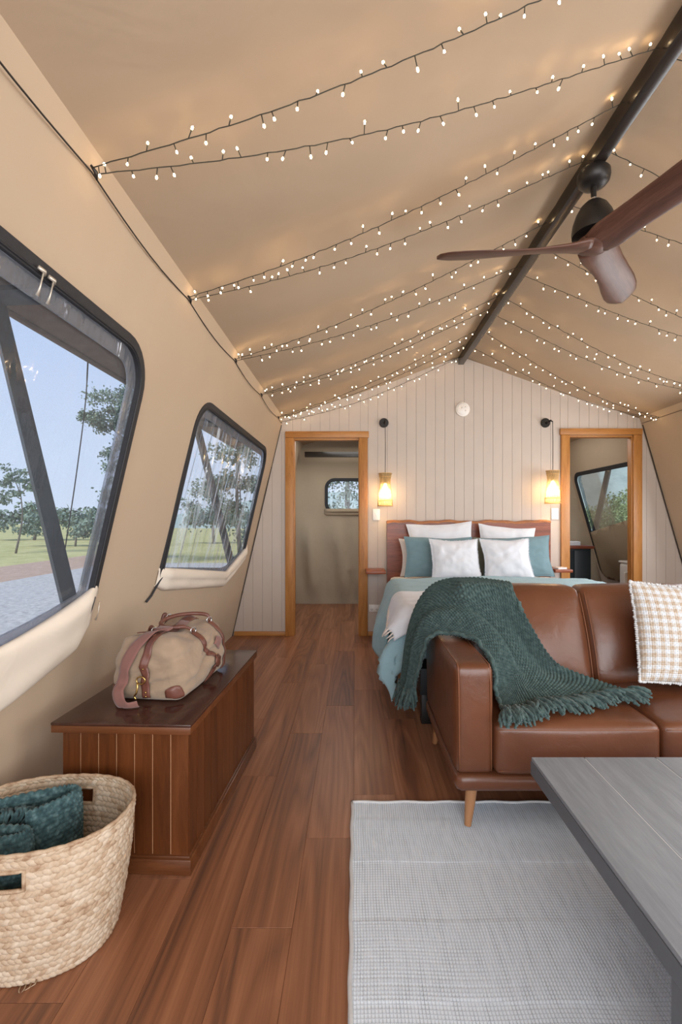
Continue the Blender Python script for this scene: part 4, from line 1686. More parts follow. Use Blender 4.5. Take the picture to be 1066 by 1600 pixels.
# ------------------------------------------------------------------ knitted throw over the sofa corner
kt = thing('knit_throw', 'dark green knitted throw with tasselled ends draped over the sofa arm and seat', 'throw', (0.62, 2.1, 0.45))
KO = tuple(kt.location)
ctrl = [
    # front edge (v=0): outer hang, over the arm, down to the seat, tassel hem
    [(.285, 2.17, .40), (.315, 2.13, .55), (.345, 2.10, .655), (.43, 2.06, .682), (.52, 1.98, .672), (.570, 1.885, .600), (.572, 1.862, .500), (.575, 1.81, .470), (.565, 1.742, .462)],
    [(.265, 2.24, .36), (.295, 2.20, .56), (.340, 2.17, .70), (.44, 2.12, .725), (.55, 2.07, .715), (.635, 1.98, .625), (.655, 1.935, .520), (.655, 1.86, .480), (.645, 1.775, .468)],
    [(.250, 2.33, .33), (.280, 2.30, .58), (.345, 2.28, .76), (.46, 2.22, .805), (.59, 2.15, .775), (.680, 2.07, .655), (.740, 2.00, .535), (.775, 1.915, .490), (.785, 1.825, .470)],
    [(.255, 2.42, .33), (.290, 2.40, .62), (.380, 2.38, .81), (.51, 2.32, .868), (.655, 2.24, .835), (.755, 2.145, .695), (.835, 2.075, .548), (.925, 1.985, .495), (.985, 1.885, .472)],
    [(.275, 2.50, .36), (.310, 2.495, .66), (.410, 2.45, .845), (.56, 2.40, .888), (.715, 2.33, .878), (.815, 2.18, .720), (.905, 2.105, .552), (1.05, 2.015, .496), (1.165, 1.925, .474)],
]
NU, NV = 66, 46
sub = 7
G = surf(ctrl, NU + 1, NV + 1)
nv_, nu_ = G.shape[:2]
uu, vv = np.meshgrid(np.linspace(0, NU, nu_), np.linspace(0, NV, nv_))
nr = normals(G)
if nr[nv_ // 2, nu_ // 2, 2] < 0:
    nr = -nr
# soft folds running along the cloth
a, b = uu / NU, vv / NV
fold = 0.012 * np.sin(b * 15 + a * 7) * np.clip((a - .3) * 3, 0, 1) + 0.010 * np.sin(b * 9 - a * 5 + 1) + 0.026 * np.exp(-((b - .30 - .1 * a) / .06) ** 2) - 0.026 * np.exp(-((b - .40 - .12 * a) / .06) ** 2)
fold = fold * np.clip(b * 8, 0, 1) * np.clip((1 - b) * 8, 0.2, 1) * np.where(a > .86, .35, 1)
G = G + nr * fold[..., None]


def settle(G, gap):
    """keep the cloth outside arm, back and seat of the sofa"""
    X, Y, Z = G[..., 0].copy(), G[..., 1].copy(), G[..., 2].copy()
    seat = (X > .52) & (X < 1.16) & (Y > 1.69) & (Y < 2.20)
    tt = np.clip((X - .525) / .628, 0, 1) * 2 - 1
    seat_top = 0.436 + 0.027 * np.clip(1 - tt ** 2, 0, 1) * np.clip(1 - ((Y - 2.0) / .3) ** 2, 0, 1)
    Z = np.where(seat, np.maximum(Z, seat_top + gap), Z)
    face = 2.105 + 0.155 * (Z - .425) / .44 - .055 - gap
    ba = Y - face
    bk = (X > .52) & (Z > .45) & (Z < .86) & (ba > 0) & (Y < 2.33)
    up = .874 + gap - Z
    Y = np.where(bk & (ba < up), face, Y)
    top_ = (X > .51) & (Y > 2.19) & (Y < 2.51) & (Z < .874 + gap) & (Y > face - .001) & ~(bk & (ba < up))
    Z = np.where(top_, .874 + gap, Z)
    arm_ = (X > .368) & (X < .532) & (Y > 1.70) & (Y < 2.47) & (Z > .50)
    Z = np.where(arm_, np.maximum(Z, .664 + gap), Z)
    side = (X > .34) & (X < .40) & (Z <= .664) & (Y > 1.7) & (Y < 2.47)
    X = np.where(side & ~arm_, np.minimum(X, .366 - gap), X)
    return np.stack([X, Y, Z], -1)


def soften(G, n):
    for _ in range(n):
        G[1:-1, 1:-1] = (G[:-2, 1:-1] + G[2:, 1:-1] + G[1:-1, :-2] + G[1:-1, 2:] + 2 * G[1:-1, 1:-1]) / 6
    return G


for _ in range(8):
    G = soften(settle(G, .015), 2)
G = soften(settle(G, .014), 1)
G = surf(G, NU * sub + 1, NV * sub + 1)
nv_, nu_ = G.shape[:2]
uu, vv = np.meshgrid(np.linspace(0, NU, nu_), np.linspace(0, NV, nv_))
nr = normals(G)
if nr[nv_ // 2, nu_ // 2, 2] < 0:
    nr = -nr
pu = uu + 0.5 * (np.floor(vv) % 2)
nub = np.abs(np.sin(PI * pu)) ** .8 * np.abs(np.sin(PI * vv)) ** .7
G = G + nr * (0.0105 * nub - 0.002)[..., None]
cloth = grid_obj('knit_cloth', G, M['knit'], kt, np.stack([uu, vv], -1), off=KO)
solid(cloth, 0.010, -1)
# rolled edge along the near side
mb = MB()
mb.tube([Vector(G[2, j]) for j in range(0, nu_, 6)], [0.008 + .002 * math.sin(j * 1.9) for j in range(len(range(0, nu_, 6)))], 6)
mb.obj('rolled_edge', M['knit'], kt, off=KO)
rd = random.Random(12)


def tassel(base, d, grav, L, floor_fn, parent, off, mat, r=0.0065, strands=4):
    mb = MB()
    d = Vector(d).normalized()
    for s_ in range(strands):
        q = Vector(base) + Vector((rd.uniform(-.006, .006), rd.uniform(-.006, .006), rd.uniform(0, .008)))
        dd = (d + Vector((rd.uniform(-.35, .35), rd.uniform(-.3, .3), rd.uniform(-.1, .25)))).normalized()
        pts = [q]
        for k_ in range(6):
            q = q + dd * (L * rd.uniform(.8, 1.1) / 6)
            dd = (dd + Vector((rd.uniform(-.2, .2), rd.uniform(-.2, .2), -grav))).normalized()
            if floor_fn:
                f_ = floor_fn(q)
                if f_ is not None and q.z < f_ + r * .8:
                    q = Vector((q.x, q.y, f_ + r * rd.uniform(.8, 1.6)))
            pts.append(q)
        mb.tube(spline(pts, 12), [r * (1 + .22 * math.sin(i * 2.3 + s_)) * (1 if i < 10 else .7) for i in range(12)], 6)
    o = mb.obj('tassel', M[mat], parent, off=off)
    return o


def seat_floor(q):
    if .53 < q.x < 1.77 and q.y > 1.712:
        t_ = max(0, 1 - ((q.x - .839) / .314) ** 2)
        return 0.436 + .024 * t_ * max(0, 1 - ((q.y - 2.0) / .3) ** 2)
    return None


nt_ = 40
for k_ in range(nt_):
    i = min(nv_ - 1, int((k_ + .5) / nt_ * nv_))
    p = Vector(G[i, -1])
    t_ = k_ / nt_
    d = Vector((-0.25 + 1.2 * t_, -1.0 + .45 * t_, 0.15))
    tassel(p, d, .16, rd.uniform(.08, .115), seat_floor, kt, KO, 'knit', 0.0066, 5)
for k_ in range(24):
    i = min(nv_ - 1, int((k_ + .5) / 24 * nv_))
    p = Vector(G[i, 0])
    tassel(p, (-.15, -.1, -1), .2, rd.uniform(.07, .11), None, kt, KO, 'knit', 0.0062, 4)

# ------------------------------------------------------------------ straw basket and the throw in it
bk = thing('straw_basket', 'oval woven straw basket with cut-out handles in front of the chest', 'basket', (-0.915, 1.315, 0), math.radians(4))
BH = 0.36


def bell(z):
    t = z / BH
    return (0.205 + 0.048 * t + .008 * math.sin(PI * t), 0.148 + 0.035 * t + .008 * math.sin(PI * t))


def bpt(a, z, h=0.0):
    p, q = bell(z)
    n_ = 2.25
    c, s = math.cos(a), math.sin(a)
    r = (abs(c / p) ** n_ + abs(s / q) ** n_) ** (-1 / n_)
    return Vector(((r + h) * c, (r + h) * s, z))


# equal steps along the perimeter
tab_ = [bpt(2 * PI * i / 720, BH * .6) for i in range(721)]
cum = [0.0]
for i in range(720):
    cum.append(cum[-1] + (tab_[i + 1] - tab_[i]).length)
PER = cum[-1]


def ang(s):
    s = (s % 1.0) * PER
    i = max(0, min(719, int(np.searchsorted(cum, s)) - 1))
    f = (s - cum[i]) / (cum[i + 1] - cum[i])
    return 2 * PI * (i + f) / 720


def frac_of(a):
    i = int((a % (2 * PI)) / (2 * PI) * 720)
    return cum[i] / PER


HZ0, HZ1 = 0.268, 0.318
hole_s = [frac_of(math.radians(88)), frac_of(math.radians(272))]
HW = 0.062 / PER


def in_hole(s, z, grow=0.0):
    for c in hole_s:
        d = abs((s - c + .5) % 1.0 - .5)
        if d < HW + grow / PER and HZ0 - grow < z < HZ1 + grow:
            return True
    return False


rows, colsn = 22, 80
vs, fs, uv = [], [], []


def strand(s0, z0, s1, z1, w, h, tone, side):
    """one slanted leaf of the plait: pointed lens with a raised spine"""
    for i, t in enumerate((0, .2, .5, .8, 1)):
        ww = w * (0.15, .85, 1, .8, .1)[i]
        hh = h * (0.1, .8, 1, .75, .05)[i]
        s = s0 + (s1 - s0) * t
        z = z0 + (z1 - z0) * t
        ds, dz = -(z1 - z0), (s1 - s0) * PER
        L_ = math.hypot(ds, dz)
        ds, dz = ds / L_, dz / L_
        for q, k_ in ((-1, 0), (-.5, .75), (0, 1), (.5, .75), (1, 0)):
            zz = min(BH - .004, max(0.002, z + dz * ww * q))
            vs.append(bpt(ang(s + ds * ww * q / PER), zz, side * (0.0012 + hh * k_)))
            uv.append((tone, t))
    b = len(vs) - 25
    for i in range(4):
        for k_ in range(4):
            f = (b + i * 5 + k_, b + i * 5 + k_ + 1, b + i * 5 + 6 + k_, b + i * 5 + 5 + k_)
            fs.append(f if side > 0 else f[::-1])


rb = random.Random(4)
rh = BH / rows
for r_ in range(rows):
    for c_ in range(colsn):
        s = (c_ + .5 * (r_ % 2)) / colsn
        z = (r_ + .5) * rh
        up = 1 if r_ % 2 else -1
        j = rb.uniform(-.12, .12)
        if in_hole(s, z, 0.012):
            continue
        l_ = 0.78 / colsn
        strand(s - l_, z - up * rh * (.42 + j * .3), s + l_, z + up * rh * (.42 + j), rh * .60, 0.0046 * rb.uniform(.7, 1.3), rb.random(), 1)
        if z > .13:
            strand(s - l_, z - up * rh * .4, s + l_, z + up * rh * .4, rh * .6, 0.0045, rb.random(), -1)
wall_o = from_data('woven_wall', vs, fs, M['straw'], bk, uvs=uv)
wall_o['kind'] = 'stuff'
# backing sheet with the two hand holes
NS, NZ = 160, 44
vs, fs, uv = [], [], []
for i in range(NZ + 1):
    for j in range(NS):
        vs.append(bpt(ang(j / NS), max(0.002, BH * i / NZ)))
        uv.append((0.35, 0))
for i in range(NZ):
    for j in range(NS):
        if not in_hole((j + .5) / NS, BH * (i + .5) / NZ):
            fs.append((i * NS + j, i * NS + (j + 1) % NS, (i + 1) * NS + (j + 1) % NS, (i + 1) * NS + j))
solid(from_data('liner', vs, fs, M['straw'], bk, uvs=uv), 0.004, 0)
b_ = [bpt(2 * PI * i / 64, 0.006, -.003) for i in range(64)]
from_data('bottom', [(0, 0, .006)] + b_, [(0, 1 + i, 1 + (i + 1) % 64) for i in range(64)], M['straw'], bk, uvs=[(.3, 0)] * 65)
mb = MB()
mb.tube([bpt(ang(i / 96), BH - .003) for i in range(96)], [.0055 + .0010 * math.sin(i * 2.1) for i in range(96)], 8, closed=True, flat=1.2)
mb.obj('rim', M['straw'], bk)
for c in hole_s:
    mb = MB()
    pts = [bpt(ang(c + HW * q), z_, 0.001) for q, z_ in [(t, HZ0) for t in np.linspace(-1, 1, 12)] + [(1, (HZ0 + HZ1) / 2)] + [(t, HZ1) for t in np.linspace(1, -1, 12)] + [(-1, (HZ0 + HZ1) / 2)]]
    mb.tube(pts, 0.0055, 6, closed=True)
    mb.obj('handle_edge', M['straw'], bk)
# a few frayed straws at the foot and rim
mb = MB()
for s, z_ in ((.80, .004), (.81, .006), (.79, .004), (.82, .012)):
    p = bpt(ang(s), z_, .004)
    mb.tube([p, p + Vector((p.x * .04, p.y * .08, -.001)), p + Vector((p.x * .08 + rb.uniform(-.01, .01), p.y * .16, .004))], [.002, .0016, .0006], 4)
mb.obj('loose_straw', M['straw'], bk)['kind'] = 'stuff'

rt = thing('rolled_throw', 'teal knitted throw folded upright inside the straw basket', 'throw', (-0.97, 1.31, 0.012))


def knit_band(path, z0, z1, th, name, lean=0.0, tuck=True):
    """thick folded knit standing on edge: closed section swept along a plan path"""
    n_ = 150
    P = spline([(a, b, 0) for a, b in path], n_)
    fr = frames(P)
    H = z1 - z0
    sec = []
    for q in range(60):
        t = q / 60
        a_ = 2 * PI * t
        c, s = math.cos(a_), math.sin(a_)
        sec.append((th / 2 * math.copysign(abs(c) ** .7, c), z0 + H / 2 + H / 2 * math.copysign(abs(s) ** .42, s)))
    per = [0.0]
    for q in range(60):
        x1, y1 = sec[q]
        x2, y2 = sec[(q + 1) % 60]
        per.append(per[-1] + math.hypot(x2 - x1, y2 - y1))
    M_ = int(per[-1] / 0.0024)
    tq = np.linspace(0, per[-1], M_, endpoint=False)
    sx = np.interp(tq, per, [q[0] for q in sec] + [sec[0][0]])
    sz = np.interp(tq, per, [q[1] for q in sec] + [sec[0][1]])
    ux = np.gradient(sx)
    uz = np.gradient(sz)
    L_ = np.hypot(ux, uz)
    nx, nz = uz / L_, -ux / L_
    plen = sum((P[i + 1] - P[i]).length for i in range(n_ - 1))
    K = int(plen / 0.0026)
    PP = spline([tuple(p) for p in P], K)
    fr = frames(PP)
    G = np.zeros((K, M_, 3))
    uvg = np.zeros((K, M_, 2))
    for i, (p, s, u) in enumerate(fr):
        e_ = min(1, (i + 1) / 8, (K - i) / 8) ** .5
        su_ = i * 0.0026 / 0.0135
        sv_ = tq / 0.0135
        nb_ = np.abs(np.sin(PI * (su_ + .5 * (np.floor(sv_) % 2)))) ** .8 * np.abs(np.sin(PI * sv_)) ** .7 * .006
        off_ = (sx + nx * nb_) * e_
        zz = sz + nz * nb_ + .006 * math.sin(i * .02)
        G[i, :, 0] = p.x + s.x * off_ + lean * (zz - z0) * s.x
        G[i, :, 1] = p.y + s.y * off_ + lean * (zz - z0) * s.y
        G[i, :, 2] = zz
        uvg[i, :, 0] = su_
        uvg[i, :, 1] = sv_
    o = grid_obj(name, G, M['knit2'], rt, uvg, closed_u=True)
    return o


# local coordinates of the throw: x right, y away; the folds run back and forth in the basket
knit_band([(-.115, .035), (-.05, .066), (.03, .098), (.080, .113), (.106, .102), (.104, .070), (.07, .022), (.03, -.015)], 0.02, 0.350, 0.026, 'fold')
knit_band([(-.11, -.060), (-.07, -.074), (.0, -.083), (.050, -.072), (.062, -.052), (.04, -.040), (-.03, -.035), (-.10, -.01)], 0.02, 0.325, 0.026, 'fold')
rd = random.Random(31)
for q in range(9):
    p = Vector((-.085 + .017 * q, .030 + .004 * math.sin(q * 2) + .003 * q, .318))
    mb = MB()
    for s_ in range(4):
        w0 = p + Vector((rd.uniform(-.006, .006), rd.uniform(-.006, .006), 0))
        pts = [w0, w0 + Vector((.004, -.008, .016)), w0 + Vector((.014 + rd.uniform(-.008, .008), -.018, .022)), w0 + Vector((.020 + rd.uniform(-.01, .01), -.028, .008)), w0 + Vector((.014, -.034, -.012))]
        mb.tube(spline(pts, 10), .0042, 5)
    mb.obj('tassel', M['knit2'], rt)

# ------------------------------------------------------------------ duffel bag on the chest
from mathutils.bvhtree import BVHTree
bag = thing('duffel_bag', 'khaki canvas duffel bag with brown leather trim standing on the chest', 'bag', (-0.768, 1.925, 0.5125), math.radians(-6))
# local: y runs along the bag away from the near end, x across towards the room, z up
BL, BWd, BHt = 0.43, 0.290, 0.226
vs, fs = puffbox(-BWd / 2, BWd / 2, -BL / 2, BL / 2, 0.0, BHt, 0.045, (.016, .014, .010), 36)
bv = []
for x, y, z in vs:
    t = max(0, z) / BHt
    x *= 1.02 - .34 * max(0, t - .30) ** 1.3             # closes towards the zip
    y *= 1.0 - .07 * t ** 2
    z *= 1 - .07 * math.cos(y / BL * 2 * PI) * t - .05 * (x / (BWd / 2)) ** 2 * t
    k_ = min(1, z / .05)
    q = Vector((x, y, z - BHt / 2))
    d = Vector((q.x / BWd * 2, q.y / BL * 1.6, q.z / BHt * 1.4)).normalized()
    w_ = .016 * noise.noise(Vector((x * 9 + 3, y * 7, z * 9))) + .014 * noise.noise(Vector((x * 17, y * 13 + 5, z * 24)))
    for (cx_, cy_, cz_, sx_, sz_, dep) in ((.13, -.02, .105, .10, .013, .024), (.13, .03, .155, .08, .012, .018), (.05, -.215, .135, .09, .014, .022), (.06, -.215, .075, .09, .012, .018)):
        u_ = (y - cy_) if cx_ > .1 else (x - cx_)
        if (cx_ > .1 and x > .03) or (cx_ <= .1 and y < -.15):
            w_ -= dep * math.exp(-(u_ / sx_) ** 2 - ((z - cz_ - .35 * u_) / sz_) ** 2)
    p = Vector((x, y, z)) + d * w_ * k_
    p.z = max(p.z, .0008)
    bv.append(tuple(p))
from_data('body', bv, fs, M['bag'], bag)
BT = BVHTree.FromPolygons([Vector(v) for v in bv], fs)
BC = Vector((0, 0, BHt * .45))


def onbag(p, h):
    """nearest point of the bag's cloth, lifted by h"""
    loc, nor, _, _ = BT.find_nearest(Vector(p))
    if nor.dot(loc - BC) < 0:
        nor = -nor
    q = loc + nor * h
    q.z = max(q.z, .003)
    return q, nor


def strip(name, path, w, h, mat, n=36, th=0.003, free=False):
    """strap along points near the bag (projected onto it unless free)"""
    P = spline(path, n)
    G = np.zeros((n, 5, 3))
    Q = []
    for p in P:
        if free:
            q, nor = onbag(p, .016)
            Q.append((q if p.z > .075 else p, nor))
        else:
            Q.append(onbag(p, h))
    for _ in range(3 if free else 1):      # even out the creases of the cloth below
        Q = [Q[0]] + [((Q[i - 1][0] + Q[i][0] * 2 + Q[i + 1][0]) / 4, (Q[i - 1][1] + Q[i][1] + Q[i + 1][1]).normalized()) for i in range(1, n - 1)] + [Q[-1]]
    for i in range(n):
        tg = (Q[min(i + 1, n - 1)][0] - Q[max(i - 1, 0)][0])
        sd = tg.cross(Q[i][1]).normalized()
        for k_ in range(5):
            a = Q[i][0] + sd * w * (k_ - 2) / 4
            G[i, k_] = a if free else a.lerp(onbag(a, h)[0], .5)
            G[i, k_, 2] = max(G[i, k_, 2], .003)
    return solid(grid_obj(name, G, M[mat], bag), th, 0)


def patch(name, c, ux, uy, outline, h, mat):
    """leather piece: outline in (a, b) of the plane c + a*ux + b*uy, laid onto the bag"""
    c, ux, uy = Vector(c), Vector(ux), Vector(uy)
    o = panel(name, outline, [], lambda a, b: tuple(onbag(c + ux * a + uy * b, h)[0]), M[mat], .012, bag)
    return solid(o, .003, 0)


Hh, Wh, Ye = BHt, BWd / 2, -BL / 2
# bands that carry the handles, on the room side and over to the wall side
strip('band', [(.135, -.01, .015), (.15, .055, .05), (.15, .045, .10), (.13, .0, .14), (.11, -.005, .185), (.085, .0, .215)], .024, .005, 'bag_leather')
strip('band', [(.14, .165, .012), (.15, .17, .08), (.13, .155, .15), (.085, .145, .215)], .024, .005, 'bag_leather')
strip('band', [(-.14, .0, .02), (-.15, .0, .12), (-.085, .0, .215)], .024, .005, 'bag_leather')
strip('band', [(-.14, .15, .02), (-.15, .15, .12), (-.085, .145, .215)], .024, .005, 'bag_leather')
# corner patches at the foot of the near end, round the corner
half = [(-.055, 0)] + [(-.055 * math.cos(a), .062 * math.sin(a) ** .8) for a in np.linspace(.12, PI - .12, 13)] + [(.055, 0)]
patch('corner_patch', (.125, Ye - .02, .003), (.80, .60, 0), (0, 0, 1), half, .004, 'bag_leather')
patch('corner_patch', (-.125, Ye - .02, .003), (.80, -.60, 0), (0, 0, 1), half, .004, 'bag_leather')
patch('corner_patch', (.14, -Ye, .003), (-.5, .86, 0), (0, 0, 1), half, .004, 'bag_leather')
patch('label_patch', (.16, .095, .155), (0, 1, 0), (-.2, 0, 1), [(-.045, 0), (0, -.034), (.045, 0), (0, .034)], .005, 'strap')
for a_ in (.7, -.7):
    ca, sa = math.cos(a_), math.sin(a_)
    patch('rivet_tab', (.16, .055, .075), (0, ca, sa), (0, -sa, ca), [(-.03, -.011), (.03, -.011), (.03, .011), (-.03, .011)], .008 if a_ > 0 else .010, 'bag_leather')
# zip band on top and the pull tabs at its ends
strip('zip_strip', [(0, -.18, .22), (0, -.08, .24), (0, .08, .24), (0, .18, .22)], .04, .004, 'bag_leather')
strip('end_tab', [(-.075, -.14, .20), (-.04, -.13, .225), (.0, -.12, .235)], .03, .009, 'bag_leather', 12)
strip('end_tab', [(-.02, .19, .215), (-.015, .205, .20), (-.01, .22, .17)], .036, .010, 'bag_leather', 10)
# upright leather strap in the middle of the near end, with its ring and hook
strip('end_strap', [(.012, Ye - .03, .004), (.010, Ye - .05, .06), (.006, Ye - .04, .12), (.012, Ye - .01, .175), (.03, -.15, .21)], .030, .008, 'bag_leather', 24)
rc, rn = onbag((-.004, Ye - .06, .088), .017)
mb = MB()
mb.tube([rc + Vector((.017 * math.cos(q * PI / 8), 0, .014 * math.sin(q * PI / 8))) for q in range(16)], .0026, 6, closed=True)
mb.obj('d_ring', M['brass'], bag)
mb = MB()
mb.tube(spline([rc + Vector((-.012, -.004, -.008)), rc + Vector((-.008, -.009, -.024)), rc + Vector((-.012, -.010, -.045)), rc + Vector((-.020, -.009, -.056)), rc + Vector((-.014, -.008, -.068))], 14), .0034, 6)
mb.obj('snap_hook', M['brass'], bag)
for p in ((.012, Ye - .05, .045), (.014, Ye - .05, .012), (.010, Ye - .05, .125)):
    q, n_ = onbag(p, .0115)
    v2, f2 = lathe([(0.0005, .003), (.003, .0025), (.0045, 0)], 10)
    o = from_data('rivet', v2, f2, M['brass'], bag)
    o.location = q
    o.rotation_euler = n_.to_track_quat('Z', 'Y').to_euler()


def handle(pts, ends):
    P = spline(pts, 34)
    mb = MB()
    mb.tube(P, [.0085 if 3 < i < 30 else .006 for i in range(34)], 8)
    o = mb.obj('handle', M['bag_leather'], bag)
    for p in ends:
        c = Vector(p)
        mb = MB()
        mb.tube([c + Vector((.006 * math.cos(q * PI / 6), .012 * math.cos(q * PI / 6), .012 * math.sin(q * PI / 6))) for q in range(12)], .0028, 6, closed=True)
        mb.obj('ring', M['chrome'], o)


r0, r1 = onbag((.085, .0, .215), .012)[0], onbag((.085, .145, .215), .012)[0]
handle([r0, r0 + Vector((-.03, -.025, .020)), Vector((.005, -.055, .243)), Vector((-.035, -.04, .254)), Vector((-.045, .01, .262)), Vector((-.02, .07, .268)), Vector((.03, .125, .266)), r1 + Vector((-.01, .0, .022)), r1], (r0, r1))
l0, l1 = onbag((-.085, .0, .215), .012)[0], onbag((-.085, .145, .215), .012)[0]
handle([l0, l0 + Vector((-.018, .008, .012)), Vector((-.125, .03, .205)), Vector((-.135, .07, .195)), Vector((-.125, .115, .205)), l1 + Vector((-.018, -.008, .012)), l1], (l0, l1))
# wide webbing shoulder strap from the hook up over the top
sp = [(.004, Ye - .052, .010), (-.030, Ye - .066, .006), (-.062, Ye - .062, .030), (-.076, Ye - .050, .075), (-.072, Ye - .035, .125), (-.045, Ye - .010, .180), (-.012, Ye + .045, .222), (.008, -.115, .244), (.022, -.06, .250), (.025, .0, .249), (.015, .07, .247)]
sh = strip('shoulder_strap', sp, .044, 0, 'strap', 70, .003, True)
P = spline(sp, 70)
kp = P[50]
kp2 = box_obj('strap_keeper', (-.030, .030, -.018, .018, -.004, .007), M['strap'], sh, .003)
kp2.location = kp + Vector((0, 0, .003))
kp2.rotation_euler = (math.radians(6), 0, -.12)

# ------------------------------------------------------------------ ceiling fan
FX, FY = 1.097, 2.09
fan = thing('ceiling_fan', 'black ceiling fan with three carved walnut blades hanging from the ridge beam', 'fan', (FX, FY, 2.8045))
vs, fs = lathe([(.040, 0), (.062, -.003), (.070, -.014), (.071, -.034), (.066, -.054), (.054, -.068), (.036, -.076), (.018, -.078)], 40)
from_data('canopy', vs, fs, M['black'], fan, angle=.8)
vs, fs = lathe([(.012, -.07), (.012, -.16)], 16)
from_data('down_rod', vs, fs, M['black'], fan, angle=.8)
vs, fs = lathe([(.022, -.134), (.026, -.137), (.026, -.147), (.020, -.150)], 24)
from_data('collar', vs, fs, M['chrome'], fan, angle=.6)
vs, fs = lathe([(.018, -.145), (.038, -.15), (.058, -.170), (.076, -.203), (.089, -.242), (.094, -.278), (.092, -.296), (.05, -.302)], 48)
from_data('motor_housing', vs, fs, M['black'], fan, angle=.8)
HUBZ = -.352
vs, fs = lathe([(.03, .030), (.07, .030), (.078, .018), (.074, .002), (.058, -.014), (.03, -.024), (.004, -.027)], 48)
hub = from_data('blade_hub', [(a, b, c + HUBZ) for a, b, c in vs], fs, M['walnut'], fan, angle=.9)


def blade_mesh():
    n_, m_ = 40, 20
    G = np.zeros((n_, m_, 3))
    for i in range(n_):
        t = i / (n_ - 1)
        x = .02 + .69 * t
        w = np.interp(t, [0, .08, .18, .32, .5, .66, .80, .91, .975, 1], [.076, .082, .076, .072, .076, .084, .085, .073, .046, .010])
        th = np.interp(t, [0, .1, .3, 1], [.040, .038, .024, .009])
        pitch = math.radians(np.interp(t, [0, .12, .35, 1], [8, 18, 23, 14]))
        sweep = -.012 * math.sin(PI * t) + .018 * t
        for j in range(m_):
            a = 2 * PI * j / m_
            cy = w * math.cos(a) + sweep
            cz = th / 2 * math.copysign(abs(math.sin(a)) ** .8, math.sin(a)) + .010 * math.cos(a) ** 2
            y = cy * math.cos(pitch) - cz * math.sin(pitch)
            z = -(cy * math.sin(pitch)) + cz * math.cos(pitch)
            G[i, j] = (x, y, z + .012 * t)
    return G


Gb = blade_mesh()
bl0 = grid_obj('blade', Gb, M['walnut'], fan, closed_u=True)
me = bl0.data
bm = bmesh.new()
bm.from_mesh(me)
bmesh.ops.holes_fill(bm, edges=[e_ for e_ in bm.edges if e_.is_boundary], sides=0)
bmesh.ops.recalc_face_normals(bm, faces=bm.faces)
bm.to_mesh(me)
bm.free()
for q, a in enumerate((170, 49, 290)):
    o = bl0 if q == 0 else bl0.copy()
    if q:
        COL.objects.link(o)
        o.parent = fan
    o.location = (0, 0, HUBZ)
    o.rotation_euler = (0, 0, math.radians(a))

# ------------------------------------------------------------------ fairy lights
bb = MB()
bb.tube([(0, 0, 0), (0, 0, .021)], .0017, 5)
nst = len(bb.f)
bb.add(([(a, b, c + .025) for a, b, c in lathe([(.0010, -.0048), (.0027, -.0028), (.0033, 0), (.0028, .0028), (.0010, .0046)], 8)[0]], lathe([(.0010, -.0048), (.0027, -.0028), (.0033, 0), (.0028, .0028), (.0010, .0046)], 8)[1]))
bulb_me = bpy.data.meshes.new('bulb')
bulb_me.from_pydata([tuple(v) for v in bb.v], [], bb.f)
bulb_me.materials.append(M['wire'])
bulb_me.materials.append(M['bulb'])
bulb_me.polygons.foreach_set('material_index', [0 if i < nst else 1 for i in range(len(bb.f))])
bulb_me.polygons.foreach_set('use_smooth', [True] * len(bb.f))

rl = random.Random(21)


def light_string(a, b, sag_, label, group, over=0.0):
    A, B_ = Vector(a), Vector(b)
    r = thing('fairy_light_string', label, 'string lights', tuple(A), 0, group)
    L_ = (B_ - A).length
    n_ = 64
    pts = []
    for i in range(n_ + 1):
        t = i / n_
        p = A.lerp(B_, t)
        s = math.sin(PI * t) * (1 + .25 * (1 - 2 * t))
        p.z -= sag_ * s
        p.x += .0015 * math.sin(i * 2.3)
        p.y += .0015 * math.sin(i * 1.7 + 1) + .02 * over * math.sin(PI * t)
        p.z += .0012 * math.sin(i * 3.1)
        pts.append(p)
    mb = MB()
    mb.tube(pts, .0016, 5)
    mb.tube([p + Vector((.002 * math.cos(i * 1.6), .002 * math.sin(i * 1.6), .0022 * math.sin(i * 1.6))) for i, p in enumerate(pts)], .0012, 4)
    mb.obj('wire', M['wire'], r, off=tuple(A))
    nb_ = max(6, int(L_ / .066))
    for i in range(nb_):
        t = (i + .5 + rl.uniform(-.3, .3)) / nb_
        k_ = t * n_
        j = min(n_ - 1, int(k_))
        p = pts[j].lerp(pts[j + 1], k_ - j)
        o = bpy.data.objects.new('bulb', bulb_me)
        COL.objects.link(o)
        o.parent = r
        o.location = p - A
        up = rl.random() < .36
        d = Vector((rl.uniform(-.45, .45), rl.uniform(-.45, .45), .9 if up else -1.0)).normalized()
        o.rotation_euler = d.to_track_quat('Z', 'Y').to_euler()
        s_ = rl.uniform(.9, 1.15)
        o.scale = (s_, s_, rl.uniform(.8, 1.25))
    return r


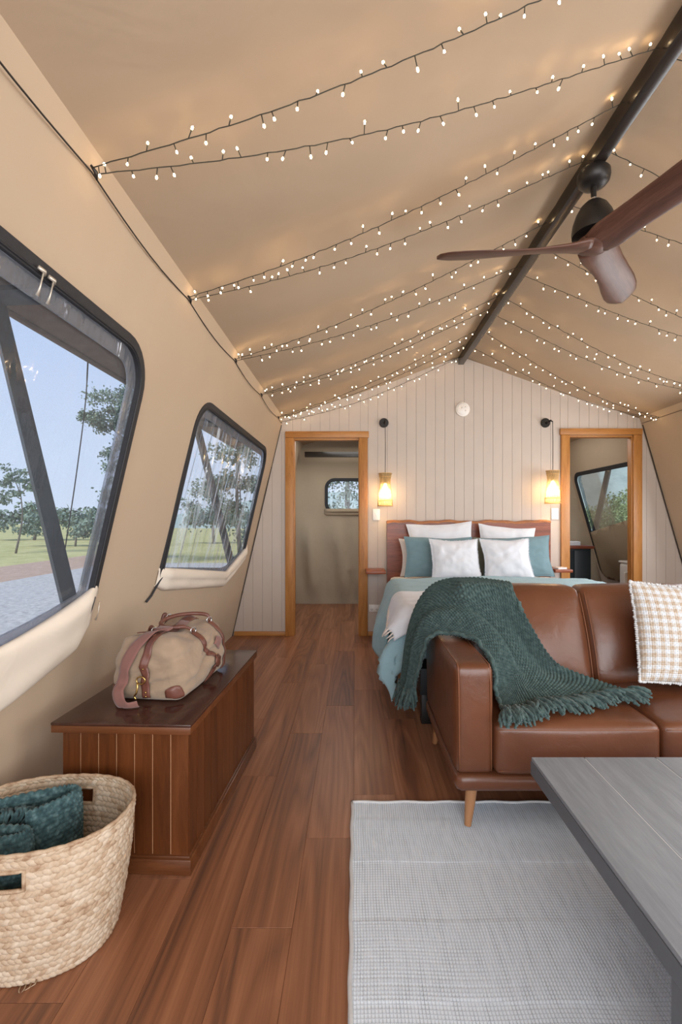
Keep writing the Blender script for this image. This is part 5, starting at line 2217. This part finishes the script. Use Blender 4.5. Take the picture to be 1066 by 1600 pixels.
RXb = 1.06
left = [  # anchor y on the wall seam, y on the ridge, sag, label
    (1.30, 1.20, .055, 'fairy lights on the left roof slope, the upper strand nearest the camera'),
    (1.30, 1.585, .065, 'fairy lights on the left roof slope, lower strand of the nearest pair'),
    (2.05, 1.79, .060, 'fairy lights from the second left seam hook, upper strand in front of the fan canopy'),
    (2.05, 2.08, .065, 'fairy lights from the second left seam hook, lower strand ending at the fan canopy'),
    (2.84, 2.52, .060, 'fairy lights from the third left seam hook, upper strand passing behind the left fan blade'),
    (2.84, 2.96, .060, 'fairy lights from the third left seam hook, lower strand under the fan blade tip'),
    (3.62, 3.34, .060, 'fairy lights from the fourth left seam hook, upper strand'),
    (3.62, 3.54, .065, 'fairy lights from the fourth left seam hook, lower strand'),
    (4.42, 3.94, .060, 'fairy lights from the fifth left seam hook, upper strand near the board wall'),
    (4.42, 4.23, .060, 'fairy lights from the fifth left seam hook, lower strand near the board wall'),
    (4.64, 4.60, .080, 'last fairy light strand of the left slope, hanging against the board wall'),
]
for ya, yr, s, lab in left:
    first = [q[0] for q in left].index(ya) == [q[1] for q in left].index(yr)
    p = WL(ya + (-.012 if first else .012), 2.20, .012)
    light_string(p, (RXb, yr, 2.845), s, lab, 'fairy light strands on the left slope')
right = [
    (1.30, 1.62, .10, 'fairy lights on the right roof slope, short end in the top right corner'),
    (2.05, 2.03, .10, 'fairy lights on the right roof slope, running behind the large right fan blade'),
    (2.05, 2.38, .10, 'fairy lights on the right roof slope, starting left of the fan motor'),
    (2.84, 2.75, .10, 'fairy lights on the right roof slope, passing just below the lower fan blade'),
    (2.84, 3.06, .10, 'fairy lights on the right slope, second strand below the lower fan blade'),
    (3.62, 3.39, .10, 'fairy lights on the right slope, third strand below the lower fan blade'),
    (3.62, 3.66, .11, 'fairy lights on the right slope, fourth strand below the lower fan blade'),
    (4.44, 3.98, .09, 'fairy lights on the right slope, next to last strand before the board wall'),
    (4.48, 4.35, .10, 'last fairy light strand of the right slope, just in front of the board wall'),
]
for ya, yr, s, lab in right:
    first = [q[0] for q in right].index(ya) == [q[1] for q in right].index(yr)
    p = WR(ya + (-.02 if first else .02), 2.20, .012)
    light_string(p, (1.128, yr, 2.845), s, lab, 'fairy light strands on the right slope')
for i, ya in enumerate(ANCH):
    mb = MB()
    p = Vector(WL(ya, 2.195, .010))
    mb.tube([p + Vector((0, -.012, .012)), p + Vector((.008, 0, 0)), p + Vector((.004, .012, -.014))], [.003, .0065, .003], 7)
    o = mb.obj('seam_hook', M['black'], off=tuple(p))
    o.location = p
    tag(o, ['black hook on the left seam holding the nearest fairy lights', 'black hook on the left seam, second from the camera', 'black hook on the left seam, third from the camera', 'black hook on the left seam, fourth from the camera', 'black hook on the left seam, last before the board wall'][i], 'hook', 'hooks along the left seam')

# ------------------------------------------------------------------ wall lamps beside the bed
def wall_lamp(x, zt, xs, label):
    r = thing('hanging_lamp', label, 'lamp', (xs, YB - .14, zt))
    L_ = Vector((xs, YB - .14, zt))
    vs, fs = lathe([(.002, 0), (.044, 0), (.048, .006), (.048, .018), (.044, .022), (.002, .022)], 32)
    o = from_data('wall_rose', [(a, -c, b) for a, b, c in vs], fs, M['black'], r, angle=.6)
    o.location = Vector((x, YB - .0005, 2.20)) - L_
    mb = MB()
    mb.tube([(x + .006, YB - .02, 2.195), (x + .006, YB - .125, 2.20)], .010, 10)
    mb.tube([(x + .006, YB - .122, 2.20), (xs, YB - .14, 2.185)], .006, 8)
    arm = mb.obj('bracket', M['black'], r, off=tuple(L_))
    mb = MB()
    mb.tube(spline([(xs - .001, YB - .14, 2.19), (xs + .001, YB - .14, (2.19 + zt) / 2), (xs, YB - .14, zt - .06)], 12), .0032, 6)
    mb.obj('cord', M['cord'], r, off=tuple(L_))
    H_ = .325

    def rad(t):
        return .064 - .022 * math.sin(PI * min(1, t / .62)) ** 1 * (1 if t < .31 else 1) * .6 + .012 * t ** 2
    # paper liner
    prof = [(rad(q / 16) - .004, -H_ * q / 16) for q in range(17)]
    vs, fs = lathe(prof, 36, close=False)
    from_data('paper_liner', vs, fs, M['paper'], r)
    mb = MB()
    for s_ in (1, -1):
        for k_ in range(22):
            a0 = 2 * PI * k_ / 22
            mb.tube([(rad(t) * math.cos(a0 + s_ * t * 1.1), rad(t) * math.sin(a0 + s_ * t * 1.1), -H_ * t) for t in np.linspace(0, 1, 8)], .0014, 4)
    sh_ = mb.obj('bamboo_lattice', M['bamboo'], r)
    sh_['kind'] = 'stuff'
    for z_, rr in ((0, rad(0)), (-.035, rad(.035 / H_)), (-H_ + .05, rad(1 - .05 / H_)), (-H_, rad(1))):
        mb = MB()
        mb.tube([(rr * math.cos(2 * PI * q / 36), rr * math.sin(2 * PI * q / 36), z_) for q in range(36)], .0042, 6, closed=True)
        mb.obj('hoop', M['bamboo'], r)
    mb = MB()
    mb.tube([(0, 0, -.05), (0, 0, -.10)], .018, 14)
    mb.tube([(-rad(0), 0, -.004), (rad(0), 0, -.004)], .0025, 5)
    mb.obj('bulb_holder', M['black'], r)
    vs, fs = lathe([(.012, -.10), (.016, -.115), (.027, -.145), (.030, -.170), (.024, -.192), (.004, -.202)], 20)
    from_data('light_bulb', vs, fs, M['lampbulb'], r)
    l = bpy.data.lights.new('lamp_glow', 'POINT')
    l.energy = 11.0
    l.color = (1.0, .70, .36)
    l.shadow_soft_size = .03
    lo = bpy.data.objects.new('lamp_glow', l)
    lo.location = (0, 0, -.20)
    COL.objects.link(lo)
    lo.parent = r
    return r


wall_lamp(.298, 1.664, .303, 'bamboo pendant lamp hanging from a black wall rose left of the bed')
wall_lamp(1.967, 1.690, 1.987, 'bamboo pendant lamp hanging from a black wall rose right of the bed')

# ------------------------------------------------------------------ small things on the wall
def switch(x, z, w, h, name, label, cat, rock):
    r = thing(name, label, cat, (x, YB, z))
    box_obj('plate', (-w / 2, w / 2, -.011, -.0005, -h / 2, h / 2), M['plastic'], r, .003)
    for a, b, c_, d_ in rock:
        box_obj('rocker', (a, b, -.0145, -.0112, c_, d_), M['plastic'], r, .001)
    return r


switch(.219, 1.253, .074, .116, 'light_switch', 'white light switch beside the left doorway under the lamp', 'switch', [(-.008, .008, -.016, .016)])
switch(2.066, 1.26, .074, .116, 'light_switch', 'white light switch beside the right doorway under the lamp', 'switch', [(-.008, .008, -.016, .016)])
so = switch(.20, .285, .116, .074, 'power_outlet', 'white double power outlet low on the wall left of the bed', 'outlet', [(-.045, -.031, .010, .026), (.031, .045, .010, .026)])
for cx_ in (-.028, .028):
    for dx_, rz_ in ((-.008, .5), (.008, -.5), (0, 0)):
        o = box_obj('pin_slot', (-.0018, .0018, -.0125, -.0112, -.005, .005), M['zip'], so)
        o.location = (cx_ + dx_, 0, -.010 if rz_ else -.022)
        o.rotation_euler = (0, rz_, 0)
sm = thing('smoke_alarm', 'round white smoke alarm high on the board wall above the bed', 'alarm', (1.113, YB - .0005, 2.339))
vs, fs = lathe([(.002, .036), (.045, .034), (.060, .026), (.062, .022), (.072, .018), (.073, 0), (.002, 0)], 40)
from_data('case', [(a, -c, b) for a, b, c in vs], fs, M['plastic'], sm, angle=.5)
for q, (a, b) in enumerate(((.022, -.018), (-.016, .012), (.020, .018))):
    vs, fs = lathe([(.001, .004), (.006, .003), (.0065, 0)], 12)
    o = from_data('button', [(x_, -z_, y_) for x_, y_, z_ in vs], fs, M['chrome'], sm)
    o.location = (a, -.034, b)

for x0_, x1_, z_, lab in ((.108, .300, .70, 'small floating timber shelf left of the headboard'), (1.945, 2.118, .715, 'small floating timber shelf right of the headboard')):
    r = thing('wall_shelf', lab, 'shelf', ((x0_ + x1_) / 2, YB, z_), 0)
    box_obj('shelf_board', ((x0_ - x1_) / 2, (x1_ - x0_) / 2, -.295, -.001, -.03, 0), M['slab'], r, .006)
    box_obj('cleat', (-.06, .06, -.04, -.001, -.058, -.0305), M['slab'], r, .003)
bo = thing('notebook', 'small pale book lying on the shelf right of the headboard', 'book', (2.02, 4.48, .7155), .3)
box_obj('pages', (-.05, .05, -.035, .035, .002, .014), M['white'], bo, .001)
box_obj('cover', (-.053, .053, -.038, .038, 0, .0019), M['cream'], bo)
box_obj('cover', (-.053, .053, -.038, .038, .0141, .016), M['cream'], bo)

# ------------------------------------------------------------------ beyond the right doorway
vn = thing('vanity_cabinet', 'dark teal cabinet with a timber top seen through the right doorway', 'cabinet', (2.78, 5.85, 0))
box_obj('body', (-.28, .14, -.22, .24, .0, .84), M['navy'], vn, .003)
box_obj('door', (-.265, -.075, -.234, -.2205, .06, .82), M['navy'], vn, .003)
box_obj('door', (-.07, .125, -.234, -.2205, .06, .82), M['navy'], vn, .003)
box_obj('top', (-.30, .17, -.25, .25, .841, .875), M['slab'], vn, .004)
tw = thing('folded_towel', 'small folded white towel on the cabinet beyond the right doorway', 'towel', (2.76, 5.76, .876))
for q in range(3):
    box_obj('layer', (-.09, .07, -.06, .06, .0005 + .017 * q, .0165 + .017 * q), M['white'], tw, .007)
bt = thing('pump_bottle', 'small dark glass bottle behind the towel beyond the right doorway', 'bottle', (2.74, 5.93, .876))
vs, fs = lathe([(.03, 0), (.032, .005), (.032, .10), (.026, .12), (.011, .13), (.011, .15)], 20)
from_data('bottle_body', vs, fs, M['navy'], bt, angle=.7)
mb = MB()
mb.tube([(0, 0, .15), (0, 0, .172), (0, -.03, .172)], .006, 8)
mb.obj('pump', M['black'], bt)
wc = thing('toilet', 'white toilet corner showing at the right edge of the right doorway', 'toilet', (3.22, 5.20, 0))
vs, fs = puffbox(-.075, .15, .04, .22, .40, .69, .03, (.004, .004, .004), 10)
from_data('cistern', vs, fs, M['plastic'], wc)
vs, fs = puffbox(-.082, .157, .03, .23, .69, .715, .012, (0, 0, .003), 8)
from_data('cistern_lid', vs, fs, M['plastic'], wc)
vs, fs = puffbox(-.135, .14, -.0, .036, .44, .60, .015, (.002, .002, .002), 10)
from_data('raised_lid', vs, fs, M['plastic'], wc)
G = np.zeros((14, 40, 3))
for i in range(14):
    t = i / 13
    for j in range(40):
        a = 2 * PI * j / 40
        rx_ = np.interp(t, [0, .3, .7, 1], [.11, .10, .16, .18])
        ry_ = np.interp(t, [0, .3, .7, 1], [.20, .17, .22, .24])
        G[i, j] = (rx_ * math.cos(a), -.16 + ry_ * math.sin(a), .41 * t)
grid_obj('bowl', G, M['plastic'], wc, closed_u=True)
vs, fs = lathe([(.001, .44), (.16, .438), (.182, .43), (.184, .412), (.16, .405)], 40)
from_data('seat', [(a, b * 1.3 - .16, c) for a, b, c in vs], fs, M['plastic'], wc)
